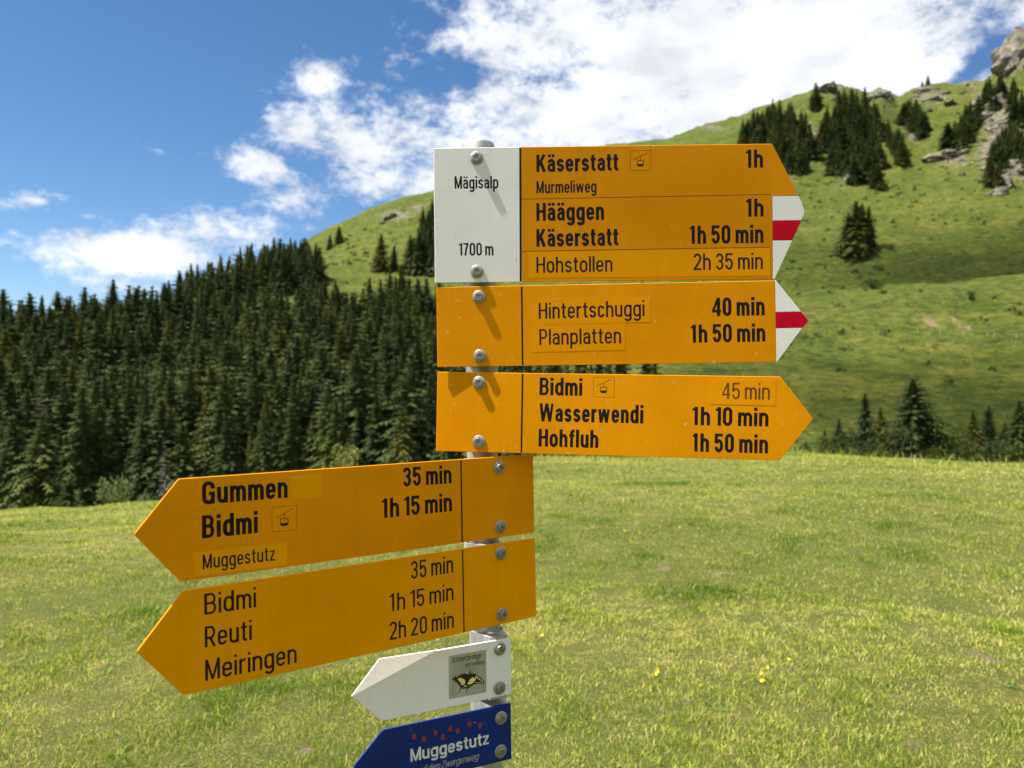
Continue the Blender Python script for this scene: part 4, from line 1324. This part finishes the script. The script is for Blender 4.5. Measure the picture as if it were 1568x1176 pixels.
# --- dead trees
DV = spruce(900, 20.0, 0.15, 22, 6, 4, 0.10, dead=True)
DEAD = (mesh_np('crown', DV[0], DV[1], [M_DEAD]), mesh_np('trunk', *trunk_geo(20.0, 0.22), [M_DEAD], True))
for u, y, h, lb in ((252, 93, 11, 'bare grey dead spruce at the forest foot above the Gummen sign'), (68, 121, 17, 'grey dead spruce standing in the left part of the forest'), (492, 112, 17, 'bare grey trunk in the forest above the 35 min sign')):
    x, y = at_depth(u, y)
    plant('dead_spruce', DEAD, x, y, h, 20.0, lb, 'dead trees')

# ------------------------------------------------------------------ bushes of small leaves
def bush_geo(seed, R, Hh, n=900, leaf=0.16):
    g = np.random.default_rng(seed)
    cl = [(g.uniform(-.6, .6) * R, g.uniform(-.6, .6) * R, g.uniform(.25, .85) * Hh, g.uniform(.3, .55) * R) for _ in range(11)]
    V = np.zeros((n * 3, 3))
    for i in range(n):
        cx, cy, cz, cr = cl[i % 11]
        d = g.normal(size=3)
        d /= np.linalg.norm(d)
        p = np.array((cx, cy, cz)) + d * cr * g.uniform(.55, 1.05) * np.array((1, 1, Hh / R * 0.6))
        p[2] = max(p[2], 0.05)
        a, b = g.normal(size=3), g.normal(size=3)
        a /= np.linalg.norm(a); b /= np.linalg.norm(b)
        V[3 * i], V[3 * i + 1], V[3 * i + 2] = p, p + a * leaf, p + b * leaf * .8
    F = np.arange(n * 3).reshape(-1, 3)
    SV, SF, b = [], [], 0
    for cx, cy, cz, cr in cl[:6]:
        for (a0, r0), (a1, r1) in ((((0, 0, 0), .05 * R), ((cx, cy, cz), .015 * R)),):
            for p, r in ((a0, r0), (a1, r1)):
                for k_ in range(5):
                    t = 1.2566 * k_
                    SV.append((p[0] + r * math.cos(t), p[1] + r * math.sin(t), p[2]))
            SF += [(b + k_, b + (k_ + 1) % 5, b + 5 + (k_ + 1) % 5, b + 5 + k_) for k_ in range(5)]
            b += 10
    return V, F, np.array(SV), np.array(SF)
M_LEAF = foliage_mat('bush_leaves', (0.024, 0.036, 0.010), (0.046, 0.062, 0.018), (0.080, 0.098, 0.030))
M_LEAFP = foliage_mat('pale_bush_leaves', (0.10, 0.14, 0.05), (0.17, 0.22, 0.09), (0.26, 0.31, 0.14))
def bush_var(seed, mat, n=900, leaf=0.17):
    V, F, SV, SF = bush_geo(seed, 1.5, 2.2, n, leaf)
    return (mesh_np('foliage', V, F, [mat]), mesh_np('stem', SV, SF, [M_BARK]))
BV = [bush_var(700 + i, M_LEAF) for i in range(3)]
BP = [bush_var(720 + i, M_LEAFP) for i in range(2)]
def bush(var, x, y, h, label, group, wide=1.0):
    o = empty('bush', (x, y, float(ground(x, y)) - 0.15), (0, 0, random.uniform(0, 6.28)), label=label, cat='bush', group=group)
    f = h / 2.2
    o.scale = (f * wide, f * wide, f)
    obj('stem', var[1], o)
    obj('foliage', var[0], o)
for u, y, vt, wd, lb in ((1300, 90, 664, 1.6, 'dark bush at the left end of the row behind the meadow edge'), (1372, 88, 650, 1.5, 'dark bush filling the space left of the broad spruce'), (1440, 89, 662, 1.6, 'low dark bush right of the broad spruce'),
                         (1255, 86, 690, 1.7, 'lowest bush beside the point of the third sign'), (1340, 86, 676, 1.6, 'dark scrub under the slender young spruces'), (1465, 90, 668, 1.5, 'low bush left of the group of three young spruces'), (1525, 86, 672, 1.7, 'low scrub in front of the three young spruces'), (1420, 86, 682, 1.6, 'scrub at the foot of the broad spruce'), (1275, 92, 668, 1.7, 'dark bush just behind the lowest young spruce'), (1318, 96, 655, 1.8, 'dark bush between the two slim young spruces'), (1390, 96, 660, 1.9, 'dark bush behind the broad spruce'), (1452, 98, 655, 1.9, 'dark bush in the gap right of the broad spruce'), (1500, 98, 650, 1.8, 'dark bush behind the group of three young spruces'), (1548, 97, 655, 1.8, 'dark bush left of the spruce at the right edge')):
    x, y = at_depth(u, y)
    bush(BV[random.randrange(3)], x, y, EYE + (CY - vt) / FPX * y - float(ground(x, y)), lb, 'bushes in the hollow', wd * 0.55)
for u, y, h, lb in ((527, 97, 7.5, 'pale green leafy bush in front of the forest above the Gummen sign'), (176, 92, 6.5, 'pale green bush at the forest foot on the left'), (228, 88, 4.2, 'small pale bush at the forest foot beside the dead spruce')):
    x, y = at_depth(u, y)
    bush(BP[random.randrange(2)], x, y, h, lb, 'pale bushes at the forest foot', 0.5)
x, y, z = on_slope(1488, 431, 150, 214)
bush(BV[0], x, y, 2.2, 'single round dark bush on the crest of the right pasture', None, 1.0)
for u, v, h, w_, lb in ((1360, 383, 3.2, 1.4, 'dark low scrub right of the isolated spruce clump'), (1335, 442, 2.6, 2.0, 'flat dark scrub behind the pasture crest'), (575, 402, 2.6, 1.2, 'low bush left of the pair of spruces on the hill'), (560, 390, 2.2, 1.3, 'small bush on the open hill slope under the rocks'), (540, 380, 2.0, 1.4, 'small bush below the single spruces on the hill'), (612, 418, 2.4, 1.2, 'round bush just right of the pair of spruces')):
    x, y, z = on_slope(u, v, 100)
    bush(BV[random.randrange(3)], x, y, h, lb, 'bushes on the slopes', w_)

# low scrub and tussocks dotted over the open slopes
def tussocks(n, seed):
    g = np.random.default_rng(seed)
    V, T, C, b = [], [], [], 0
    cand = []
    while len(cand) < n:
        x, y = g.uniform(-190, 330), g.uniform(85, 520)
        u = CX + FPX * x / y
        if u > 1700 or u < 470 or (u < 1100 and y < 240): continue
        if fbm(np.array([x / 30.0]), np.array([y / 30.0]), 2)[0] < g.uniform(-.5, .5): continue
        cand.append((x, y))
    for x, y in cand:
        z = float(ground(x, y))
        r = g.uniform(.25, .75) * (1 + y / 500)
        base = np.array((0.050, 0.066, 0.020)) * g.uniform(.7, 2.0)
        for q in range(16):
            d = g.normal(size=3)
            d /= np.linalg.norm(d)
            p = np.array((x, y, z)) + d * r * np.array((.9, .9, .0)) + np.array((0, 0, abs(d[2]) * r * .55))
            e1, e2 = g.normal(size=3) * r * .55, g.normal(size=3) * r * .55
            V += [p, p + e1, p + e2]
            T.append((b, b + 1, b + 2))
            b += 3
            C += [base] * 3
    return np.array(V), np.array(T), np.array(C)
k = Mat('scrub_leaves')
k.set(Base_Color=k.attr('col'), Roughness=0.85)
k.b.inputs['Specular IOR Level'].default_value = 0.1
V, T, c = tussocks(1500, 21)
me = mesh_np('slope_scrub', V, T, [k.m])
color_attr(me, 'col', c)
obj('slope_scrub', me, kind='stuff', label='low scrub and tussocks dotted over the open slopes', cat='scrub')

# ------------------------------------------------------------------ rocks
k = Mat('limestone')
co = k.coord('Object')
n1 = k.noise(co, 2.4, 6, 0.75, 0.8)
n2 = k.noise(k.coord('Object', scale=(1, 1, 3)), 2.2, 6, 0.7)
c = k.ramp(n1, [(0.34, (0.030, 0.028, 0.024)), (0.48, (0.125, 0.112, 0.092)), (0.64, (0.34, 0.30, 0.24))])
oi = k.node('ShaderNodeObjectInfo')
c = k.mix(1.0, c, k.ramp(oi.outputs['Random'], [(0.0, (0.72, 0.70, 0.70)), (1.0, (1.12, 1.06, 1.0))]), 'MULTIPLY')
geo = k.node('ShaderNodeNewGeometry')
sp = k.node('ShaderNodeSeparateXYZ')
k.L.new(geo.outputs['Normal'], sp.inputs[0])
gr = k.math('MULTIPLY', k.rng(sp.outputs['Z'], 0.50, 0.80, 0, 1), k.rng(n2, 0.38, 0.52, 0, 1))
c = k.mix(gr, c, (0.080, 0.105, 0.028))
k.set(Base_Color=c, Roughness=0.92)
k.bump(n2, 0.8, 0.5)
M_ROCK = k.m
import bmesh
def rock_mesh(seed, jag=0.55):
    g = np.random.default_rng(seed)
    bm = bmesh.new()
    bmesh.ops.create_icosphere(bm, subdivisions=4, radius=1.0)
    P = np.array([v.co for v in bm.verts])
    o = g.uniform(0, 50, 6)
    d = 0.5 * fbm(P[:, 0] * 1.1 + o[0] + P[:, 2], P[:, 1] * 1.1 + o[1] - P[:, 2] * .6, 3) + jag * np.abs(fbm(P[:, 0] * 2.6 + o[2], P[:, 2] * 2.6 + o[3] + P[:, 1], 4))
    cut = np.ones(len(P))
    for _ in range(22):                      # broken flat faces
        n = g.normal(size=3)
        n /= np.linalg.norm(n)
        dd = P @ n
        lim = g.uniform(.48, .86)
        cut = np.minimum(cut, np.where(dd > lim, lim / np.maximum(dd, 1e-3), 1))
    P = P * (cut * (1 + d))[:, None]
    for v, p in zip(bm.verts, P): v.co = p
    me = bpy.data.meshes.new('rock')
    bm.to_mesh(me)
    bm.free()
    me.materials.append(M_ROCK)
    me.polygons.foreach_set('use_smooth', np.ones(len(me.polygons), bool))
    me.set_sharp_from_angle(angle=R_(28))
    return me
ROCKS = [rock_mesh(40 + i) for i in range(6)]
def rock(u, v, wpx, hpx, label, group='rock outcrops', rmin=230, name='rock_outcrop', dz=0.0):
    x, y, z = on_slope(u, v, rmin)
    o = obj(name, ROCKS[random.randrange(6)], None, label=label, cat='rock', group=group)
    a, b = wpx / FPX * y * 0.62, hpx / FPX * y * 0.62
    o.scale = (a, max(a, b) * 0.8, b)
    o.rotation_euler = (random.uniform(-.2, .2), random.uniform(-.25, .25), random.uniform(0, 0.8))
    o.location = (x, y + b * 0.3, z + dz * b - 0.18 * b)
    return o
for u, v, a, b, lb in (
    (1550, 90, 40, 50, 'steep grey rock wall on the skyline at the upper right edge'), (1570, 78, 50, 80, 'highest rock peak cut off by the right edge'), (1528, 160, 28, 44, 'pale upright rock slab among the right spruces'),
    (1512, 180, 34, 24, 'tan boulder under the pale slab among the right spruces'), (1530, 200, 22, 14, 'sandy rock ledge below the pale slab'), (1505, 216, 24, 11, 'flat rock ledge between the two right groves'),
    (1452, 241, 50, 18, 'long low rock band on the grass below the right grove'), (1478, 234, 18, 9, 'short rock band right of the long low one'), (1540, 284, 44, 36, 'large broken rock under the lowest right spruces'),
    (1520, 298, 14, 8, 'small rock at the bottom of the right cliff'), (1556, 255, 30, 44, 'rock wall at the right edge above the broken rock'), (1562, 205, 18, 14, 'reddish rock at the right edge between spruces'), (1476, 268, 14, 8, 'single grey rock in the grass of the right slope'), (1494, 276, 10, 5, 'small flat rock right of the single grey one'),
    (1304, 273, 16, 28, 'tall pale rock at the foot of the middle grove'), (1286, 284, 9, 7, 'small rock left of the tall pale one under the grove'), (1344, 296, 7, 7, 'small round rock under the right end of the middle grove'),
    (1347, 147, 36, 22, 'dark rocky peak on the skyline above the middle grove'), (1364, 152, 14, 9, 'lower dark rock step beside the skyline peak'), (1414, 140, 34, 16, 'dark rocky knob on the skyline carrying tiny trees'), (1480, 131, 12, 6, 'small brown rock on the right skyline'), (1432, 152, 20, 6, 'flat rock band under the skyline knob'), (1456, 160, 22, 6, 'long low rock band on the upper right slope'), (1425, 170, 14, 5, 'short rock band in the upper grass'),
    (1272, 138, 34, 13, 'rounded dark rock on the skyline above the ridge wood'), (1400, 214, 8, 10, 'small cliff under the small upper grove'), (1386, 205, 8, 6, 'little rock left under the small upper grove'), (1262, 222, 7, 11, 'pale rock left of the middle grove'), (1220, 208, 12, 10, 'grey rock inside the ridge wood'), (1206, 195, 9, 7, 'small rock higher in the ridge wood'), (1214, 274, 10, 7, 'rock at the lower end of the ridge wood'),
    (602, 332, 22, 9, 'dark rock band on the hill left of the name field'), (588, 342, 9, 5, 'lower left rock of the band on the hill'), (618, 322, 10, 5, 'upper right rock of the band on the hill'), (655, 340, 9, 7, 'rock among the spruce clump on the hill')):
    rock(u, v, a, b, lb)
for i in range(34):
    u, v = random.uniform(1500, 1600), random.uniform(95, 300)
    if u < 1500 + max(0, (150 - v)) * 0.6 or (200 < v < 240 and u < 1525): continue
    rock(u, v, random.uniform(12, 30), random.uniform(10, 26), 'broken piece of the pale cliff among spruces at the right edge', 'pieces of the right cliff')
for i in range(14):
    u = random.uniform(1255, 1500)
    v = float(np.interp(u, [p[0] for p in LINES[10]], [p[2] for p in LINES[10]])) + random.uniform(2, 26)
    rock(u, v, random.uniform(5, 13), random.uniform(3, 7), 'low rock ledge in the grass just under the right skyline', 'ledges under the skyline')
for u, v, a, b, lb in ((1415, 530, 7, 5, 'pale boulder on the right pasture slope below the earth patch'), (1366, 501, 4, 4, 'tiny white stone left of the earth patch'), (1357, 513, 4, 2.5, 'tiny pale stone low on the pasture'), (1525, 548, 6, 4, 'grey stone on the lower right pasture'), (1355, 578, 5, 3, 'small grey stone above the young spruces'), (1228, 548, 5, 4, 'small stone beside the sign tips'), (1308, 528, 3.5, 2.5, 'tiny stone on the left part of the pasture')):
    rock(u, v, a, b, lb, 'stones on the pasture', 80, 'stone', 0.2)

# ------------------------------------------------------------------ clouds drifting overhead, whose shadows lie on the right slope
k = Mat('cloud_vapour')
k.set(Base_Color=k.ramp(k.noise(k.coord('Object'), 0.02, 3, 0.5), [(0.3, (0.72, 0.73, 0.75)), (0.7, (0.82, 0.82, 0.83))]), Roughness=1.0)
k.b.inputs['Specular IOR Level'].default_value = 0.0
tb = k.node('ShaderNodeBsdfTransparent')
mx = k.node('ShaderNodeMixShader')
mx.inputs[0].default_value = 0.085
k.L.new(tb.outputs[0], mx.inputs[1])
k.L.new(k.b.outputs[0], mx.inputs[2])
k.L.new(mx.outputs[0], k.out.inputs[0])
M_CLOUD = k.m
def cloud(gx, gy, gz, rx, ry, up, seed):
    g = np.random.default_rng(seed)
    bm = bmesh.new()
    for _ in range(16):
        bmesh.ops.create_icosphere(bm, subdivisions=3, radius=1.0, matrix=Matrix.Translation((g.uniform(-.62, .62) * rx, g.uniform(-.62, .62) * ry, g.uniform(-6, 10))) @ Matrix.Diagonal((rx * g.uniform(.3, .55), ry * g.uniform(.3, .55), 14, 1)))
    P = np.array([v.co for v in bm.verts])
    d = 1 + 0.20 * fbm(P[:, 0] / 14 + seed, P[:, 1] / 14, 4)
    for v, q in zip(bm.verts, d): v.co = v.co * q
    me = bpy.data.meshes.new('cloud')
    bm.to_mesh(me)
    bm.free()
    me.materials.append(M_CLOUD)
    me.polygons.foreach_set('use_smooth', np.ones(len(me.polygons), bool))
    o = obj('cloud', me, kind='stuff', label='broken cloud drifting high above the slope')
    o.location = (gx + TO_SUN.x / TO_SUN.z * up, gy + TO_SUN.y / TO_SUN.z * up, gz + up)
cloud(88, 118, 5, 78, 42, 1300, 3)
cloud(195, 285, 60, 120, 50, 1300, 8)

# ------------------------------------------------------------------ pasture fence
k = Mat('white_fence_plastic')
k.set(Base_Color=k.ramp(k.noise(k.coord('Object'), 3, 3, 0.5), [(0.3, (0.55, 0.54, 0.50)), (0.7, (0.75, 0.74, 0.70))]), Roughness=0.6)
M_POST = k.m
fp = [on_slope(u, v, 80) for u, v in ((1405, 509), (1440, 511), (1475, 512), (1512, 513), (1522, 516), (1556, 518), (1600, 521))]
fence = empty('pasture_fence', fp[0], label='thin white electric fence crossing the right pasture', cat='fence')
pm = mesh_np('fence_post', *[(lambda V, F: V)(*trunk_geo(1.0, 0.045, 6)), trunk_geo(1.0, 0.045, 6)[1]], [M_POST], True)
for p in fp:
    o = obj('fence_post', pm, fence)
    o.location = (p[0] - fp[0][0], p[1] - fp[0][1], p[2] - fp[0][2])
V, F = [], []
for i in range(len(fp) - 1):
    b = len(V)
    for p in (fp[i], fp[i + 1]):
        q = np.array(p) - np.array(fp[0]) + np.array((0, 0, 0.85))
        V += [q + np.array((0, 0, .005)), q + np.array((0, .006, -.005)), q + np.array((0, -.006, -.005))]
    F += [(b, b + 1, b + 4, b + 3), (b + 1, b + 2, b + 5, b + 4), (b + 2, b, b + 3, b + 5)]
obj('wire', mesh_np('wire', V, F, [M_POST]), fence)

# ------------------------------------------------------------------ grass blades
def blades(n, r0, r1, a0, a1, hmin, hmax, wid, seed, lean=0.9):
    g = np.random.default_rng(seed)
    r = np.sqrt(g.uniform(r0 * r0, r1 * r1, n))
    a = g.uniform(a0, a1, n)
    x, y = r * np.sin(a), r * np.cos(a)
    clump = fbm(x * 1.7, y * 1.7, 3)
    patch = fbm(x * 0.35 + 9, y * 0.35, 3)
    fine = fbm(x * 6 + 3, y * 6, 2)
    keep = g.uniform(0, 1, n) < np.clip(0.66 + 1.1 * fine + 0.4 * clump, 0.06, 1)
    for ex, ey, es in EARTH: keep &= (np.hypot(x - ex, y - ey) > es * (0.5 + 0.5 * g.uniform(0, 1, n)))
    x, y, clump, patch, fine = x[keep], y[keep], clump[keep], patch[keep], fine[keep]
    m_ = len(x)
    z = ground(x, y)
    h = g.uniform(hmin, hmax, m_) * (1 + 1.3 * np.clip(clump, -.6, 1)) * (1 + 0.5 * np.clip(patch, 0, 1))
    th = g.uniform(0, 6.283, m_)
    ln = g.uniform(0.25, lean, m_) * h * (1 + 0.8 * g.uniform(0, 1, m_) ** 3)
    dx, dy = np.cos(th), np.sin(th)
    w = wid * g.uniform(0.6, 1.3, m_) * (r[keep] / ((r0 + r1) / 2)) ** 0.6
    B = np.stack([x, y, z - 0.002], 1)
    ph = g.uniform(0, 6.283, m_)
    sx, sy = np.cos(ph), np.sin(ph)
    S = np.stack([sx, sy, np.zeros(m_)], 1) * (w / 2)[:, None]
    mid = B + np.stack([dx * ln * .35, dy * ln * .35, h * .6], 1)
    tip = B + np.stack([dx * ln, dy * ln, h * g.uniform(.75, 1.0, m_)], 1)
    V = np.stack([B - S, B + S, mid + S * .75, mid - S * .75, tip], 1).reshape(-1, 3)
    i = np.arange(m_)[:, None] * 5
    T = np.concatenate([i + np.array([[0, 1, 2]]), i + np.array([[0, 2, 3]]), i + np.array([[3, 2, 4]])], 0)
    # colours: fresh green, yellow green, straw
    q = np.clip(g.normal(0.50, 0.36, m_) - 0.95 * patch - 0.85 * clump, 0, 1)
    stops = np.array([(0.085, 0.170, 0.009), (0.270, 0.360, 0.020), (0.500, 0.510, 0.055), (0.760, 0.670, 0.215)])
    t = q * 3
    k0 = np.clip(t.astype(int), 0, 2)
    f = (t - k0)[:, None]
    c = stops[k0] * (1 - f) + stops[k0 + 1] * f
    dry = g.uniform(0, 1, m_) < 0.15 - 0.12 * np.clip(clump * 2, -1, 1)
    c[dry] = np.array((0.66, 0.56, 0.24)) * g.uniform(.7, 1.1, (dry.sum(), 1))
    return V, T, np.repeat(c, 5, 0)
def grass_mat():
    k = Mat('grass_blades')
    c = k.attr('col')
    k.set(Base_Color=c, Roughness=0.6)
    k.b.inputs['Specular IOR Level'].default_value = 0.25
    tr = k.node('ShaderNodeBsdfTranslucent')
    k.inp('Color', c, tr)
    mx = k.node('ShaderNodeMixShader')
    mx.inputs[0].default_value = 0.35
    k.L.new(k.b.outputs[0], mx.inputs[1])
    k.L.new(tr.outputs[0], mx.inputs[2])
    k.L.new(mx.outputs[0], k.out.inputs[0])
    return k.m
M_GRASS = grass_mat()
parts = [blades(250000, 2.3, 6.0, -.72, .72, .008, .030, .0034, 1), blades(220000, 6.0, 11.5, -.70, .70, .010, .034, .0052, 2), blades(130000, 11.5, 20.5, -.70, .70, .016, .045, .0085, 3), blades(80000, 20.0, 47.0, -.72, -.05, .035, .085, .020, 4),
         blades(2600, 15.5, 20.5, .02, .70, .08, .28, .008, 5, 0.9)]
Vs, Ts, Cs, b = [], [], [], 0
for V, T, c in parts:
    Vs.append(V); Ts.append(T + b); Cs.append(c)
    b += len(V)
me = mesh_np('grass', np.vstack(Vs), np.vstack(Ts), [M_GRASS])
color_attr(me, 'col', np.vstack(Cs))
obj('grass', me, kind='stuff', label='short green and straw coloured grass covering the meadow', cat='grass')

def herbs(n, seed):
    g = np.random.default_rng(seed)
    V, T, C, b = [], [], [], 0
    for _ in range(n):
        r = math.sqrt(g.uniform(2.6 ** 2, 15 ** 2))
        a = g.uniform(-.68, .68)
        x, y = r * math.sin(a), r * math.cos(a)
        z = float(ground(x, y))
        for q in range(int(g.integers(4, 9))):
            t = g.uniform(0, 6.283)
            L_, w = g.uniform(.02, .06), g.uniform(.008, .02)
            d, sd = np.array((math.cos(t), math.sin(t), 0)), np.array((-math.sin(t), math.cos(t), 0))
            p = np.array((x, y, z)) + d * g.uniform(0, .03)
            up = g.uniform(.35, 1.0)
            m1 = p + d * L_ * .5 + np.array((0, 0, L_ * .5 * up))
            tip = p + d * L_ + np.array((0, 0, L_ * .45 * up))
            V += [p, m1 + sd * w / 2, tip, m1 - sd * w / 2]
            T += [(b, b + 1, b + 3), (b + 1, b + 2, b + 3)]
            c = np.array((0.120, 0.190, 0.022)) * g.uniform(.7, 1.5)
            C += [c] * 4
            b += 4
    return np.array(V), np.array(T), np.array(C)
V, T, c = herbs(420, 11)
me = mesh_np('meadow_herbs', V, T, [M_GRASS])
color_attr(me, 'col', c)
obj('meadow_herbs', me, kind='stuff', label='small broad-leaved herbs scattered in the meadow grass', cat='herbs')

# ------------------------------------------------------------------ buttercups
k = Mat('yellow_petals')
k.set(Base_Color=k.ramp(k.noise(k.coord('Object'), 90, 2, 0.5), [(0.3, (0.70, 0.42, 0.01)), (0.7, (0.85, 0.60, 0.02))]), Roughness=0.35)
M_PETAL = k.m
k = Mat('flower_stem')
k.set(Base_Color=k.ramp(k.noise(k.coord('Object'), 30, 2, 0.5), [(0.3, (0.06, 0.11, 0.02)), (0.7, (0.11, 0.17, 0.03))]), Roughness=0.6)
M_STEM = k.m
V, F = [], []
for j in range(5):
    a = j * 1.2566
    c, s_ = math.cos(a), math.sin(a)
    b = len(V)
    for r, wv, zz in ((0.001, .002, 0), (0.007, .0065, .002), (0.012, .005, .005), (0.0135, .0, .006)):
        V += [(r * c - wv * s_, r * s_ + wv * c, zz), (r * c + wv * s_, r * s_ - wv * c, zz)]
    F += [(b + 2 * i, b + 2 * i + 1, b + 2 * i + 3, b + 2 * i + 2) for i in range(3)]
ME_PET = mesh_np('petals', V, F, [M_PETAL], True)
tv, tf = trunk_geo(0.09, 0.0012, 5, 0.01)
tv[:, 2] = np.clip(tv[:, 2], -0.01, 1)
ME_STEM = mesh_np('stem', tv, tf, [M_STEM], True)
FLOWERS = [(1004, 1047), (1006, 1042), (1167, 1050), (1170, 1058), (1165, 1062), (1172, 1043), (1209, 1027), (944, 824), (957, 824), (1040, 818), (1293, 915), (872, 962), (832, 990), (590, 1065), (1180, 1034), (1002, 1052)]
for i, (u, v) in enumerate(FLOWERS):
    x, y = near_spot(u, v)
    o = empty('buttercup', (x, y, float(ground(x, y))), (0, 0, i * 1.3), label='small yellow buttercup flower in the meadow grass', cat='flower', group='buttercups in the meadow')
    o.scale = (random.uniform(.6, .85),) * 3
    obj('stem', ME_STEM, o)
    p = obj('petals', ME_PET, o)
    p.location = (0.01, 0, 0.087)
    p.rotation_euler = (random.uniform(-.5, .9), random.uniform(-.5, .5), 0)
